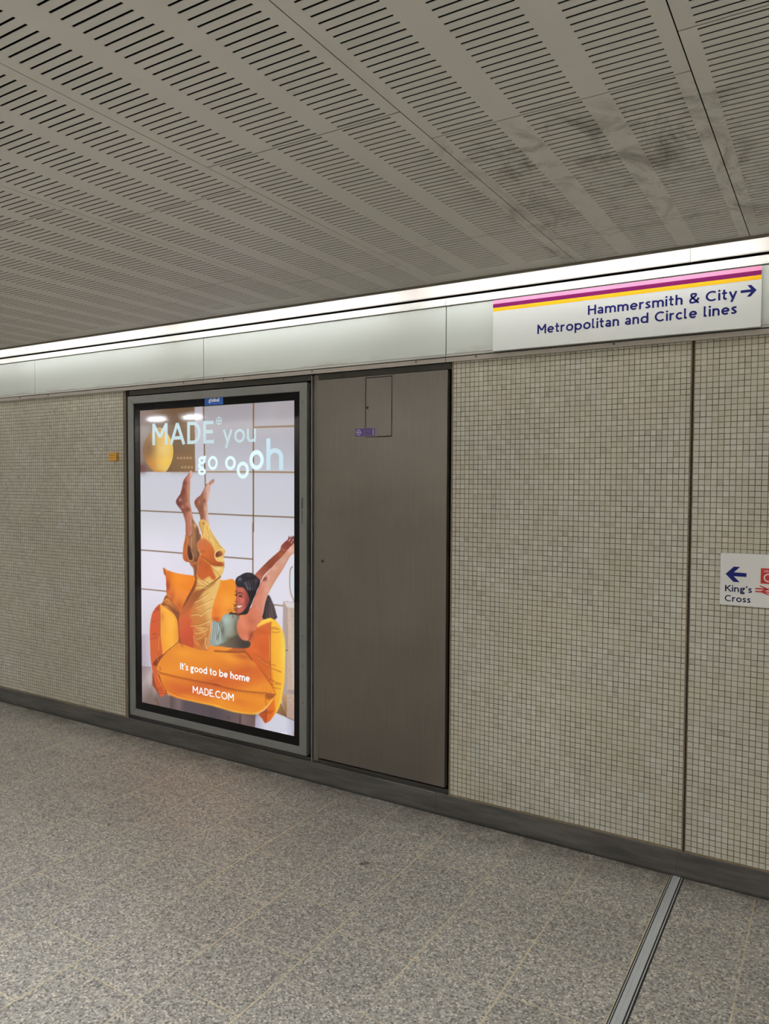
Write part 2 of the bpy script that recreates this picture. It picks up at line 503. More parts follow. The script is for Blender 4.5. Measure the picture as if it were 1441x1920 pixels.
def fascia_glass():
    k = NT('white_back_painted_glass')
    c = k.mix(k.maprange(k.noise(k.pos(), 1.5, 2), .3, .7, 0, 1), lin(186, 190, 182), lin(192, 196, 188))
    X, Y, Z = k.xyz(k.pos())
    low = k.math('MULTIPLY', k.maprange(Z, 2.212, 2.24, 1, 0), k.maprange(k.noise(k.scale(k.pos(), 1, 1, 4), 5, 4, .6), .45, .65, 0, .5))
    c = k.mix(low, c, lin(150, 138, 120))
    return k.base(c, .2, 0, .9)
M['glass'] = fascia_glass()
M['tube'] = glow('lit_tube', (240, 248, 255), TUBE_STRENGTH)
M['far_tube'] = glow('lit_tube_opposite', (240, 246, 255), FAR_TUBE_STRENGTH)
M['lamp'] = glow('lit_diffuser', (240, 246, 255), LAMP_STRENGTH)

# ------------------------------------------------------------------ the passage
WY = 3.2                      # face of the mosaic wall
XL, XR, YF = -11.5, 5.0, -1.6
EDGE_Y = 2.82
CEIL = EYE+.29518*EDGE_Y        # underside of the slotted ceiling
Z0 = lambda r, y=WY: EYE+r*y  # height of a sight-line slope on a plane y

b = MB(); b.box(XL, XR, YF, 3.36, -.06, 0)
tag(b.build('floor', M['floor']), kind='structure')

# slotted metal ceiling: panels .6355 wide and .9435 long, three bands of slots each
CS = EDGE_Y/3.05
PW, PL, PITCH, SLOT = .6355*CS, .9435*CS, .0255*CS, .0065*CS
BANDS = tuple((a*CS, c*CS) for a, c in ((.0353, .1765), (.2467, .3935), (.4585, .6012)))
vs, fs = [], []
def cell(x0, x1, y0, y1):
    n = len(vs); vs.extend([(x0, y0, CEIL), (x1, y0, CEIL), (x1, y1, CEIL), (x0, y1, CEIL)]); fs.append((n, n+3, n+2, n+1))
for c in range(-20, 10):
    xa = -.2952*CS+c*PW
    if xa+PW < XL or xa > XR:
        continue
    first = (1.7725 if c % 2 else 1.608)*CS
    top = (3.014 if c % 2 else 2.945)*CS
    ys = [first+PL*q for q in range(-5, 3)]
    for ya in ys:
        a0, a1 = max(ya+.0018, YF+.385), min(ya+PL-.0018, EDGE_Y-.004)
        if a1-a0 < .02:
            continue
        x0, x1 = xa+.0013, xa+PW-.0013
        rows = [ya+PITCH/2+PITCH*r for r in range(37)]
        rows = [r for r in rows if r-SLOT/2 > a0+.004 and r+SLOT/2 < min(a1-.004, top)]
        cuts = [x0]+[xa+q for s in BANDS for q in s]+[x1]
        prev = a0
        for i in range(0, len(cuts), 2):          # plain bands between the slots
            cell(cuts[i], cuts[i+1], a0, a1)
        for i in range(1, len(cuts)-1, 2):        # bars between neighbouring slots
            prev = a0
            for r in rows:
                cell(cuts[i], cuts[i+1], prev, r-SLOT/2); prev = r+SLOT/2
            cell(cuts[i], cuts[i+1], prev, a1)
me = bpy.data.meshes.new('ceiling'); me.from_pydata(vs, [], fs); me.materials.append(M['ceiling']); me.update()
ceiling = bpy.data.objects.new('ceiling', me); COL.objects.link(ceiling)
sol = ceiling.modifiers.new('sheet', 'SOLIDIFY'); sol.thickness = .0014; sol.offset = -1
tag(ceiling, kind='structure')
MB().box(XL, XR, YF+.38, EDGE_Y-.008, CEIL+.045, CEIL+.06).build('void_lining', M['void'], ceiling)

# structural wall behind everything, with the recess that takes the poster case and the door
RX0, RX1 = -3.8345, -1.5655                   # recess
RZ0, RZ1 = .1074, 2.1710
wb = MB()
TB = 3.208+.045
wb.box(RX1, -.5125, 3.2035, TB, RZ0+.004, RZ1+.01, 0)
wb.box(-.4985, XR, 3.2035, TB, RZ0+.004, RZ1+.01, 1)
wb.box(XL, RX0, 3.2035, TB, RZ0+.004, RZ1+.01, 2)
wb.box(XL, XR, 3.30, 3.36, 0, 2.75, 3)        # dark back of recess and cove
wb.box(RX0-.02, RX0+.0, 3.2534, 3.30, RZ0, RZ1, 3)
wb.box(RX1, RX1+.02, 3.2534, 3.30, RZ0, RZ1, 3)
wall_back = tag(wb.build('wall_back', [M['tile_right'], M['tile_far'], M['tile_left'], M['black']]), kind='structure')
ck = MB()
ck.box(XL, RX0, 3.2025, 3.206, RZ0-.001, RZ0+.0065); ck.box(RX1, -.513, 3.2025, 3.206, RZ0-.001, RZ0+.0065); ck.box(-.4985, XR, 3.2025, 3.206, RZ0-.001, RZ0+.0065)
ck.box(RX0-.013, RX0-.001, 3.202, 3.206, RZ0, RZ1); ck.box(RX1+.001, RX1+.0085, 3.202, 3.206, RZ0, RZ1)
ck.build('caulk_line', M['caulk'], wall_back)
jt = MB(); jt.box(-.5125, -.4985, 3.2065, 3.215, RZ0, RZ1); jt.box(-.513, -.5075, 3.2015, 3.2064, RZ0, RZ1, 1); jt.box(-.5004, -.4985, 3.2015, 3.2064, RZ0, RZ1, 1)
tag(jt.build('trim_1', [M['joint'], M['caulk']]), kind='structure')

b = MB(); b.box(XL, XR, YF-.06, YF, 0, 2.75); tag(b.build('wall_front', M['tile_front']), kind='structure')
b = MB(); b.box(XL-.06, XL, YF, 3.36, 0, 2.75); tag(b.build('wall_left', M['white_metal']), kind='structure')
b = MB(); b.box(XR, XR+.06, YF, 3.36, 0, 2.75); tag(b.build('wall_right', M['white_metal']), kind='structure')

# skirting in three lengths with butt joints
sk = MB()
for a, c in ((XL, -4.98), (-4.978, -1.6322), (-1.6306, -.5295), (-.5279, XR)):
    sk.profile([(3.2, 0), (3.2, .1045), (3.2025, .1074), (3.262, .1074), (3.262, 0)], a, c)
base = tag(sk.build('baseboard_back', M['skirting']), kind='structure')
for x in (-2.72, -2.0, -1.675, -1.585, -.98, -.562, -.49):
    MB().cyl((x, 3.1988, .094), .0035, 'y', .002, 12).build('screw', M['screw'], base)

# lower rail under the glass panels
JOINTS = [-7.88, -6.30, -4.727, -3.149, -1.5937, -.018, 1.55, 3.1]
cuts = [XL]+JOINTS+[XR]
rl = MB()
for a, c in zip(cuts, cuts[1:]):
    a += .0012; c -= .0012
    rl.profile([(3.19, 2.1712), (3.19, 2.1915), (3.2, 2.1915), (3.2, 2.1712)], a, c, 0)
    rl.profile([(3.1915, 2.1965), (3.1945, 2.2075), (3.203, 2.2075), (3.203, 2.1965)], a, c, 1)
rl.box(XL, XR, 3.2005, 3.2530, 2.1715, 2.2095, 2)
rail = tag(rl.build('trim_2', [M['rail'], M['rail_lip'], M['black']]), kind='structure')
for x in (-5.52, -4.89, -4.575, -3.305, -2.99, -2.37, -1.75, -1.437, -.813, -.2):
    MB().cyl((x, 3.1875, 2.1855), .0045, 'y', .003, 12).build('screw', M['screw'], rail)

# bright lip over the glass
lp = MB()
for a, c in zip(cuts, cuts[1:]):
    a += .0012; c -= .0012
    lp.profile([(3.186, 2.4345), (3.186, 2.444), (3.1885, 2.4455), (3.1905, 2.4545), (3.196, 2.4695), (3.215, 2.4695), (3.215, 2.4345)], a, c)
tag(lp.build('trim_3', M['lip']), kind='structure')
# reflector strip behind the dark shadow gap, carrying the cove
STRIP = [-4.76, -3.10, -2.155, -1.43, -.523, 1.1]
sc = [XL]+STRIP+[XR]
rf = MB()
for a, c in zip(sc, sc[1:]):
    a += .0008; c -= .0008
    rf.profile([(3.203, 2.4835), (3.2, 2.4875), (3.2, 2.69), (3.21, 2.69), (3.21, 2.4835)], a, c)
refl = tag(rf.build('trim_4', M['white_metal']), kind='structure')
for x in (-4.822, -4.712, -3.037, -2.205, -2.102, -1.345, -.582, -.471):
    s_ = MB().cyl((x, 3.1975, 2.517), .0075, 'y', .003, 16).build('screw', M['bright_screw'], refl)
    MB().cyl((x, 3.197, 2.517), .0018, 'y', .001, 10).build('screw_socket', M['screw'], s_)
# edge of the ceiling and the closed cove above
cv = MB()
ET = EYE+.2921*EDGE_Y
cv.profile([(EDGE_Y-.010, ET), (EDGE_Y-.010, CEIL-.0002), (EDGE_Y-.004, CEIL-.0002), (EDGE_Y-.004, 2.70), (EDGE_Y, 2.70), (EDGE_Y, ET)], XL, XR, 0)
cv.box(XL, XR, EDGE_Y, EDGE_Y+.004, ET+.002, 2.70, 1)
cv.box(XL, XR, EDGE_Y-.004, 3.30, 2.70, 2.72, 1)
tag(cv.build('trim_5', [M['jamb'], M['white_metal']]), kind='structure')
# the same cove along the opposite wall
oc = MB()
oc.box(XL, XR, YF+.376, YF+.380, ET, 2.70, 0)
oc.box(XL, XR, YF+.372, YF+.376, ET+.002, 2.70, 1)
oc.box(XL, XR, YF, YF+.38, 2.70, 2.72, 1)
tag(oc.build('trim_6', [M['jamb'], M['white_metal']]), kind='structure')

# dark metal header and jambs of the recess
hd = MB()
hd.box(-3.80, -2.384, 3.214, 3.29, 2.1415, 2.1695, 0)
hd.box(-2.366, -1.575, 3.214, 3.29, 2.1425, 2.1695, 0)
hd.box(-2.3735, -2.3440, 3.2125, 3.29, .118, 2.166, 1)
hd.box(-2.3835, -2.3795, 3.203, 3.25, .1074, 2.163, 2)
hd.box(RX0+.001, RX0+.012, 3.2045, 3.29, RZ0, RZ1, 1)
hd.box(RX0+.02, -1.575, 3.225, 3.29, .1085, .122, 0)
tag(hd.build('trim_7', [M['header'], M['jamb'], M['edge']]), kind='structure')

# metal movement joint in the floor
fj = MB()
fj.box(-.5525, -.4985, YF+.02, 3.198, -.004, .0008, 0)
fj.box(-.5415, -.5125, YF+.02, 3.197, 0, .0032, 1)
fj.box(-.5335, -.5290, YF+.02, 3.197, .0032, .0042, 1)
fj.box(-.5480, -.5455, YF+.02, 3.197, 0, .0026, 1)
fj.box(-.5075, -.5045, YF+.02, 3.197, 0, .0026, 1)
tag(fj.build('trim_8', [M['joint'], M['strip']]), kind='structure')

# ------------------------------------------------------------------ glass fascia panels
LBL = {-4.727: 'white glass fascia panel at the far left, above the mosaic wall only',
       -3.149: 'white glass fascia panel above the left edge of the lit poster case',
       -1.5937: 'white glass fascia panel above the poster case and the grey steel door',
       -.018: 'white glass fascia panel mostly covered by the striped line sign'}
for a, c in zip(cuts, cuts[1:]):
    if c < -4.8 or a > .5:
        if c < -6.5 or a > .5:
            continue
    o = MB().box(a+.002, c-.002, 3.195, 3.2, 2.2085, 2.4315).build('fascia_panel', M['glass'], bevel=.0012)
    tag(o, LBL.get(c, 'white glass fascia panel beyond the left end of the picture'), 'wall panel', 'white glass panels under the ceiling')

# ------------------------------------------------------------------ lit poster case
PY = 3.2085
px_ = lambda s: (-1.1552+(1.1552-.7824)*s/2000)*3.2
pz_ = lambda t: EYE+(.1368-(.1368+.4290)*t/3000)*3.2
case = thing('poster_case', (-3.105, 3.2, .13), 'lit advertising poster case with grey frame showing an orange sofa', 'poster')
MB().ring((-3.8010, -2.4120, .1335, 2.1325), (-3.7510, -2.4605, .1765, 2.0865), 3.2, 3.285).build('frame', M['frame'], case, bevel=.0018)
MB().ring((-3.7510, -2.4605, .1765, 2.0865), (px_(-6), px_(2006), pz_(3006), pz_(-6)), 3.2065, 3.25).build('black_border', M['bezel'], case)
MB().box(-3.75, -2.461, 3.26, 3.28, .177, 2.086).build('back_panel', M['black'], case)

OPS = [
('p',[(-50,-50),(2050,-50),(2050,3050),(-50,3050)],[((1000,0),(160,153,158)),((1000,330),(170,168,178)),((1000,700),(196,197,208)),((1000,1000),(200,200,210)),((1000,1350),(219,217,228)),((1000,1800),(222,217,230)),((1000,2300),(205,200,212)),((1000,3000),(190,184,194))],{'s':0}),  # backdrop: dimmer top, from reflection and backlight falloff, is painted into the print
('b',[(1823,173),(362,335)],(180,180,188),{'a':0.5}),
('b',[(1885,104),(181,143)],(165,152,155),{'a':0.5}),
('b',[(1372,1248),(450,300)],(208,212,228),{'a':0.6}),
('b',[(214,1567),(307,326)],(228,222,236),{'a':0.7}),
('p',[(-56,-59),(773,-40),(779,627),(-64,622)],[((-10,282),(128,110,106)),((261,289),(112,86,66)),((491,295),(104,74,46)),((774,303),(120,88,52))],{'s':0}),
('p',[(474,443),(781,445),(779,627),(441,626)],(132,96,56),{'a':0.55,'f':25,'s':0}),
('b',[(74,228),(139,146)],(142,134,134),{'a':0.75}),
('b',[(92,38),(243,67)],(138,118,106),{'a':0.6}),
('b',[(708,48),(194,86)],(92,62,38),{'a':0.6}),
('b',[(554,199),(123,109)],(88,60,32),{'a':0.5}),
('p',[(773,-40),(892,-34),(907,627),(779,627)],[((829,-16),(176,168,176)),((825,572),(190,192,206))],{'s':0}),
('b',[(28,588),(91,68)],(84,44,44),{'a':0.9}),
('b',[(53,594),(41,34)],(130,58,58),{'a':0.8}),
('p',[(278,181),(197,193),(131,241),(73,307),(40,385),(46,453),(79,515),(136,578),(201,620),(233,625),(354,625),(402,596),(457,519),(479,432),(467,349),(428,277),(373,220),(326,191)],[((39,396),(126,86,48)),((138,398),(146,104,50)),((260,400),(206,166,84)),((380,403),(226,188,100)),((480,404),(222,178,70))],{}),
('clip',[(278,181),(197,193),(131,241),(73,307),(40,385),(46,453),(79,515),(136,578),(201,620),(233,625),(354,625),(402,596),(457,519),(479,432),(467,349),(428,277),(373,220),(326,191)],(0,0,0),{'s':1}),
('b',[(130,375),(98,107)],(116,78,44),{'a':0.75}),
('b',[(169,539),(146,95)],(204,130,52),{'a':0.7}),
('b',[(339,529),(150,89)],(238,190,72),{'a':0.7}),
('b',[(261,211),(89,45)],(150,112,56),{'a':0.7}),
('b',[(257,623),(160,23)],(190,120,50),{'a':0.7}),
('b',[(332,402),(71,66)],(236,206,136),{'a':0.5}),
('clip',[],(0,0,0),{'s':1}),
('b',[(544,489),(18,14)],(214,178,140),{'a':0.75}),  # two rows of pale spots: a reflection on the poster front, painted in
('b',[(544,487),(7,6)],(226,196,160),{'a':0.7}),
('b',[(588,489),(19,14)],(214,178,140),{'a':0.75}),
('b',[(589,487),(7,7)],(226,196,160),{'a':0.7}),
('b',[(633,490),(18,14)],(214,178,140),{'a':0.75}),
('b',[(633,488),(8,6)],(226,196,160),{'a':0.7}),
('b',[(677,490),(19,15)],(214,178,140),{'a':0.75}),
('b',[(677,488),(8,7)],(226,196,160),{'a':0.7}),
('b',[(721,491),(19,14)],(214,178,140),{'a':0.75}),
('b',[(721,489),(8,6)],(226,196,160),{'a':0.7}),
('b',[(601,580),(18,14)],(214,178,140),{'a':0.75}),
('b',[(601,578),(8,6)],(226,196,160),{'a':0.7}),
('b',[(645,580),(19,14)],(214,178,140),{'a':0.75}),
('b',[(645,578),(8,6)],(226,196,160),{'a':0.7}),
('b',[(690,580),(18,15)],(214,178,140),{'a':0.75}),
('b',[(690,578),(7,7)],(226,196,160),{'a':0.7}),
('b',[(734,581),(18,14)],(214,178,140),{'a':0.75}),
('b',[(734,579),(7,6)],(226,196,160),{'a':0.7}),
('s',[(892,-19),(907,627)],(113,81,39),{'s':0,'w':16.25}),
('s',[(892,-19),(907,627)],(104,72,34),{'s':0,'a':0.6,'w':7.3125}),
('s',[(909,547),(913,788)],(113,81,39),{'s':0,'w':13.75}),
('s',[(909,547),(913,788)],(104,72,34),{'s':0,'a':0.6,'w':6.1875}),
('s',[(779,625),(1146,627)],(169,136,88),{'s':0,'w':12.5}),
('s',[(779,625),(1146,627)],(104,72,34),{'s':0,'a':0.6,'w':5.625}),
('s',[(1034,626),(1517,629)],(167,135,86),{'s':0,'w':12.5}),
('s',[(1034,626),(1517,629)],(104,72,34),{'s':0,'a':0.6,'w':5.625}),
('s',[(1517,629),(2006,634)],(151,117,66),{'s':0,'w':12.5}),
('s',[(1517,629),(2006,634)],(104,72,34),{'s':0,'a':0.6,'w':5.625}),
('s',[(1524,-13),(1520,699)],(135,100,55),{'s':0,'w':17.5}),
('s',[(1524,-13),(1520,699)],(104,72,34),{'s':0,'a':0.6,'w':7.875}),
('s',[(1514,1102),(1513,1573)],(142,109,68),{'s':0,'w':16.25}),
('s',[(1514,1102),(1513,1573)],(104,72,34),{'s':0,'a':0.6,'w':7.3125}),
('s',[(1521,553),(1519,1174)],(113,81,39),{'s':0,'w':16.25}),
('s',[(1521,553),(1519,1174)],(104,72,34),{'s':0,'a':0.6,'w':7.3125}),
('s',[(1527,221),(2006,226)],(135,100,52),{'s':0,'w':13.75}),
('s',[(1527,221),(2006,226)],(104,72,34),{'s':0,'a':0.6,'w':6.1875}),
('s',[(-12,1019),(603,1024)],(113,81,39),{'s':0,'w':11.25}),
('s',[(-12,1019),(603,1024)],(104,72,34),{'s':0,'a':0.6,'w':5.0625}),
('s',[(735,1025),(1513,1032),(2005,1034)],(113,81,39),{'s':0,'w':11.25}),
('s',[(735,1025),(1513,1032),(2005,1034)],(104,72,34),{'s':0,'a':0.6,'w':5.0625}),
('s',[(-6,1422),(619,1426)],(113,81,39),{'s':0,'w':11.25}),
('s',[(-6,1422),(619,1426)],(104,72,34),{'s':0,'a':0.6,'w':5.0625}),
('s',[(1151,1432),(1512,1433)],(113,81,39),{'s':0,'w':11.25}),
('s',[(1151,1432),(1512,1433)],(104,72,34),{'s':0,'a':0.6,'w':5.0625}),
('s',[(4,1823),(403,1820)],(135,100,64),{'s':0,'w':11.25}),
('s',[(4,1823),(403,1820)],(104,72,34),{'s':0,'a':0.6,'w':5.0625}),
('s',[(1742,1834),(1926,1835)],(153,122,77),{'s':0,'w':11.25}),
('s',[(1742,1834),(1926,1835)],(104,72,34),{'s':0,'a':0.6,'w':5.0625}),
('s',[(-5,2628),(135,2620)],(86,68,59),{'s':0,'w':10.0}),
('s',[(-5,2628),(135,2620)],(104,72,34),{'s':0,'a':0.6,'w':4.5}),
('p',[(2007,1470),(1965,1477),(1949,1518),(1945,1571),(1943,1633),(1951,1694),(1968,1741),(1996,1782),(2024,1793)],(206,216,226),{}),
('s',[(1977,1476),(1960,1491),(1950,1527),(1947,1615),(1950,1672),(1965,1728),(1996,1780)],(160,126,88),{'w':11}),
('p',[(1871,1799),(2090,1781),(2091,2863),(1854,2783)],[((1870,2367),(172,150,140)),((1934,2358),(160,138,124))],{'a':0.9,'f':4,'s':0}),
('p',[(1873,1793),(1928,1788),(1918,2592),(1862,2600)],(176,156,150),{'a':0.8,'s':0}),
('p',[(1925,1804),(2025,1795),(2025,2576),(1915,2592)],[((1922,2105),(190,166,148)),((1954,2101),(200,178,162)),((2006,2096),(186,166,152))],{'s':0}),
('p',[(1879,1798),(2031,1794),(2031,1843),(1918,1845)],(212,204,204),{'s':0}),
('b',[(1948,1878),(5,5)],(120,92,78),{'a':0.7}),
('b',[(1973,1916),(6,5)],(120,92,78),{'a':0.7}),
('b',[(1941,1960),(6,5)],(120,92,78),{'a':0.7}),
('b',[(1980,1997),(6,4)],(120,92,78),{'a':0.7}),
('b',[(1947,2061),(6,5)],(120,92,78),{'a':0.7}),
('b',[(1967,2130),(6,5)],(120,92,78),{'a':0.7}),
('b',[(1947,2204),(6,5)],(120,92,78),{'a':0.7}),
('b',[(1980,2231),(6,4)],(120,92,78),{'a':0.7}),
('b',[(1954,2295),(6,5)],(120,92,78),{'a':0.7}),
('b',[(1973,2354),(6,4)],(120,92,78),{'a':0.7}),
('b',[(1947,2408),(6,5)],(120,92,78),{'a':0.7}),
('b',[(1973,2456),(6,4)],(120,92,78),{'a':0.7}),
('s',[(1918,2003),(1918,2238)],(150,96,60),{'a':0.6,'w':5}),
('s',[(1895,2236),(1921,2233)],(135,86,36),{'s':0,'w':10.0}),
('s',[(1895,2236),(1921,2233)],(104,72,34),{'s':0,'a':0.6,'w':4.5}),
('p',[(1859,2643),(1915,2640),(1915,2846),(1859,2720)],[((1889,2633),(186,150,112)),((1889,2840),(134,92,52))],{'s':0}),
('p',[(1776,2811),(1829,2704),(1862,2746),(1915,2840),(1902,2850),(1789,2830)],[((1796,2792),(150,112,78)),((1908,2841),(120,78,42))],{'s':0}),
('p',[(1915,2635),(2025,2618),(2025,2856),(1912,2843)],[((1921,2639),(190,164,146)),((1993,2782),(178,150,136))],{'s':0}),
('b',[(1941,2667),(6,4)],(104,76,66),{'a':0.8}),
('b',[(1960,2656),(6,5)],(104,76,66),{'a':0.8}),
('b',[(1934,2704),(6,4)],(104,76,66),{'a':0.8}),
('b',[(1957,2726),(6,4)],(104,76,66),{'a':0.8}),
('b',[(1947,2758),(6,5)],(104,76,66),{'a':0.8}),
('b',[(1986,2680),(6,5)],(104,76,66),{'a':0.8}),
('b',[(1938,2595),(5,5)],(104,76,66),{'a':0.8}),
('p',[(1524,2857),(1593,2840),(1783,2823),(1999,2860),(2025,2866),(2025,3083),(1524,3122)],[((1538,2961),(170,165,184)),((1661,2940),(204,202,216)),((1895,2926),(206,206,220)),((2012,2932),(176,172,188))],{'s':0}),
('s',[(1908,2844),(2006,2859)],(92,62,44),{'s':0,'w':6}),
('s',[(1849,2994),(1921,2996)],(240,246,252),{'a':0.9,'w':7}),
('p',[(1983,2957),(2012,2952),(2012,3004),(1983,3001)],(176,140,122),{'a':0.8,'s':0}),
('p',[(-54,2629),(135,2621),(211,2846),(421,2872),(418,3212),(-61,3294)],[((47,2627),(150,132,132)),((46,2783),(168,152,150)),((44,2986),(122,102,98)),((372,2964),(112,92,90))],{'f':6,'s':0}),
('p',[(-50,2303),(126,2284),(135,2621),(-54,2631)],[((-35,2475),(160,146,158)),((124,2456),(196,182,196))],{'a':0.75,'f':10,'s':0}),
('b',[(121,2744),(66,115)],(206,190,194),{'a':0.6}),
('b',[(186,2850),(50,74)],(190,166,164),{'a':0.5}),
('s',[(202,2933),(246,2992)],(112,82,56),{'s':0,'w':26}),
('p',[(413,2870),(603,2845),(1207,2861),(1206,3076),(410,3213)],[((421,2928),(86,72,70)),((532,2911),(118,96,98)),((610,2899),(84,72,78)),((1062,2884),(82,70,76))],{'s':0}),
('p',[(947,2889),(1342,2897),(1334,3156),(945,3227)],[((1022,2938),(78,66,74)),((1327,2942),(104,84,84))],{'s':0}),
('p',[(1342,2897),(1542,2878),(1527,3122),(1334,3156)],[((1345,2939),(70,58,58)),((1377,2934),(120,98,98)),((1524,2936),(106,82,80))],{'s':0}),
('b',[(1198,2966),(32,27)],(74,60,64),{'a':0.9}),
('b',[(1441,2886),(139,32)],(96,70,62),{'a':0.8}),
('p',[(427,1902),(546,2186),(316,2345),(221,2482),(156,2677),(154,2799),(256,2883),(734,2801),(1552,2790),(1720,2734),(1809,2622),(1796,2546),(1771,2402),(1566,2254),(1448,2218),(1450,1792),(1028,1827)],[((281,2759),(150,66,26)),((1026,2136),(196,98,36)),((1695,2560),(170,80,28))],{'s':0}),
('p',[(324,1585),(335,1643),(361,1683),(367,1782),(374,1855),(459,1937),(554,2014),(704,2203),(1065,2365),(1589,2061),(1366,1888),(1288,1649),(1136,1655),(897,1647),(743,1636),(578,1631),(462,1620),(380,1603)],[((341,1821),(206,104,30)),((504,1808),(240,138,36)),((721,1766),(236,128,32)),((1398,1836),(236,146,40))],{'s':1}),
('clip',[(324,1585),(335,1643),(361,1683),(367,1782),(374,1855),(459,1937),(554,2014),(704,2203),(1065,2365),(1589,2061),(1366,1888),(1288,1649),(1136,1655),(897,1647),(743,1636),(578,1631),(462,1620),(380,1603)],(0,0,0),{'s':1}),
('b',[(386,1765),(52,94)],(168,64,30),{'a':0.9}),
('b',[(460,1843),(66,73)],(196,92,34),{'a':0.6}),
('b',[(547,1960),(108,114)],(176,72,28),{'a':0.7}),
('b',[(445,1886),(36,57)],(180,78,34),{'a':0.7}),
('b',[(578,1679),(158,57)],(250,150,44),{'a':0.6}),
('b',[(343,1632),(19,27)],(120,52,24),{'a':0.8}),
('b',[(373,1615),(30,15)],(246,164,70),{'a':0.6}),
('s',[(335,1622),(358,1616)],(196,96,30),{'a':0.5,'w':3}),
('s',[(342,1629),(373,1626)],(196,96,30),{'a':0.5,'w':3}),
('s',[(349,1636),(387,1637)],(196,96,30),{'a':0.5,'w':3}),
('s',[(355,1643),(402,1647)],(196,96,30),{'a':0.5,'w':3}),
('s',[(362,1650),(417,1658)],(196,96,30),{'a':0.5,'w':3}),
('s',[(369,1657),(432,1668)],(196,96,30),{'a':0.5,'w':3}),
('s',[(375,1664),(446,1679)],(196,96,30),{'a':0.5,'w':3}),
('b',[(1192,1854),(119,129)],(244,162,46),{'a':0.7}),
('b',[(1043,1966),(75,71)],(226,110,34),{'a':0.8}),
('b',[(1050,2036),(81,35)],(180,72,28),{'a':0.85}),
('b',[(1238,1939),(72,39)],(210,120,36),{'a':0.7}),
('s',[(1133,1675),(1152,1709),(1162,1752)],(206,112,28),{'a':0.6,'w':4}),
('s',[(1159,1668),(1179,1702),(1189,1745)],(206,112,28),{'a':0.6,'w':4}),
('s',[(1193,1665),(1212,1698),(1222,1742)],(206,112,28),{'a':0.6,'w':4}),
('s',[(1226,1659),(1246,1692),(1255,1735)],(206,112,28),{'a':0.6,'w':4}),
('s',[(1265,1658),(1285,1691),(1295,1735)],(206,112,28),{'a':0.6,'w':4}),
('clip',[],(0,0,0),{'s':1}),
('p',[(367,1858),(310,1939),(279,1963),(369,1992),(458,2051),(531,2096),(557,2021),(459,1937)],[((340,1894),(150,78,34)),((400,1921),(206,124,48)),((502,2016),(136,66,28))],{}),
('s',[(333,1921),(385,1901),(444,1928),(503,1974),(535,2003)],(226,140,52),{'a':0.9,'w':14}),
('s',[(310,1955),(385,1959),(458,1999),(517,2036)],(116,54,26),{'a':0.8,'f':6,'w':16}),
('s',[(370,1866),(459,1932),(546,2007)],(104,40,22),{'a':0.8,'w':9}),
('p',[(238,2574),(328,2472),(425,2387),(529,2311),(638,2321),(752,2343),(858,2356),(992,2349),(1209,2337),(1420,2308),(1557,2374),(1678,2498),(1757,2600),(1787,2637),(1783,2657),(1756,2699),(1662,2795),(1610,2834),(1566,2858),(1455,2884),(1348,2892),(1242,2891),(1022,2883),(915,2883),(687,2882),(532,2880),(421,2869),(373,2845),(309,2775),(270,2701),(238,2637)],[((691,2323),(224,130,30)),((767,2490),(232,140,36)),((841,2623),(218,118,32)),((878,2694),(206,96,34)),((915,2798),(216,110,36)),((915,2885),(232,140,38))],{}),
('b',[(614,2415),(244,78)],(244,158,44),{'a':0.65}),
('b',[(1244,2393),(184,65)],(248,166,56),{'a':0.55}),
('b',[(1386,2354),(167,38)],(188,88,30),{'a':0.8}),
('b',[(1526,2400),(82,64)],(232,136,40),{'a':0.6}),
('b',[(804,2518),(209,88)],(226,128,30),{'a':0.5}),
('s',[(250,2655),(351,2658),(534,2665),(727,2669),(916,2667),(1092,2666)],(120,44,16),{'w':6}),
('s',[(978,2668),(1023,2671),(1206,2680),(1385,2679),(1628,2661),(1675,2659),(1756,2658)],(112,44,16),{'w':6}),
('s',[(250,2664),(534,2675),(916,2678),(1092,2677)],(176,74,28),{'a':0.55,'f':14,'w':16}),
('s',[(1023,2682),(1206,2691),(1385,2689),(1628,2672)],(176,74,26),{'a':0.5,'f':14,'w':16}),
('s',[(758,2677),(768,2704),(776,2736)],(164,66,24),{'a':0.6,'w':4}),
('s',[(771,2678),(782,2708),(788,2729)],(240,158,64),{'a':0.45,'w':4}),
('s',[(791,2677),(802,2704),(809,2736)],(164,66,24),{'a':0.6,'w':4}),
('s',[(805,2679),(815,2708),(821,2729)],(240,158,64),{'a':0.45,'w':4}),
('s',[(824,2678),(835,2705),(842,2736)],(164,66,24),{'a':0.6,'w':4}),
('s',[(838,2679),(848,2708),(854,2729)],(240,158,64),{'a':0.45,'w':4}),
('s',[(857,2678),(868,2705),(875,2737)],(164,66,24),{'a':0.6,'w':4}),
('s',[(871,2679),(881,2708),(887,2729)],(240,158,64),{'a':0.45,'w':4}),
('s',[(890,2678),(901,2705),(908,2737)],(164,66,24),{'a':0.6,'w':4}),
('s',[(904,2680),(914,2709),(920,2730)],(240,158,64),{'a':0.45,'w':4}),
('s',[(923,2678),(933,2705),(941,2737)],(164,66,24),{'a':0.6,'w':4}),
('s',[(937,2680),(947,2709),(953,2730)],(240,158,64),{'a':0.45,'w':4}),
('s',[(956,2679),(966,2706),(973,2737)],(164,66,24),{'a':0.6,'w':4}),
('s',[(969,2680),(979,2709),(985,2730)],(240,158,64),{'a':0.45,'w':4}),
('s',[(988,2679),(999,2706),(1006,2737)],(164,66,24),{'a':0.6,'w':4}),
('s',[(1002,2680),(1012,2709),(1018,2730)],(240,158,64),{'a':0.45,'w':4}),
('s',[(1021,2679),(1031,2706),(1038,2737)],(164,66,24),{'a':0.6,'w':4}),
('s',[(1034,2681),(1044,2709),(1050,2730)],(240,158,64),{'a':0.45,'w':4}),
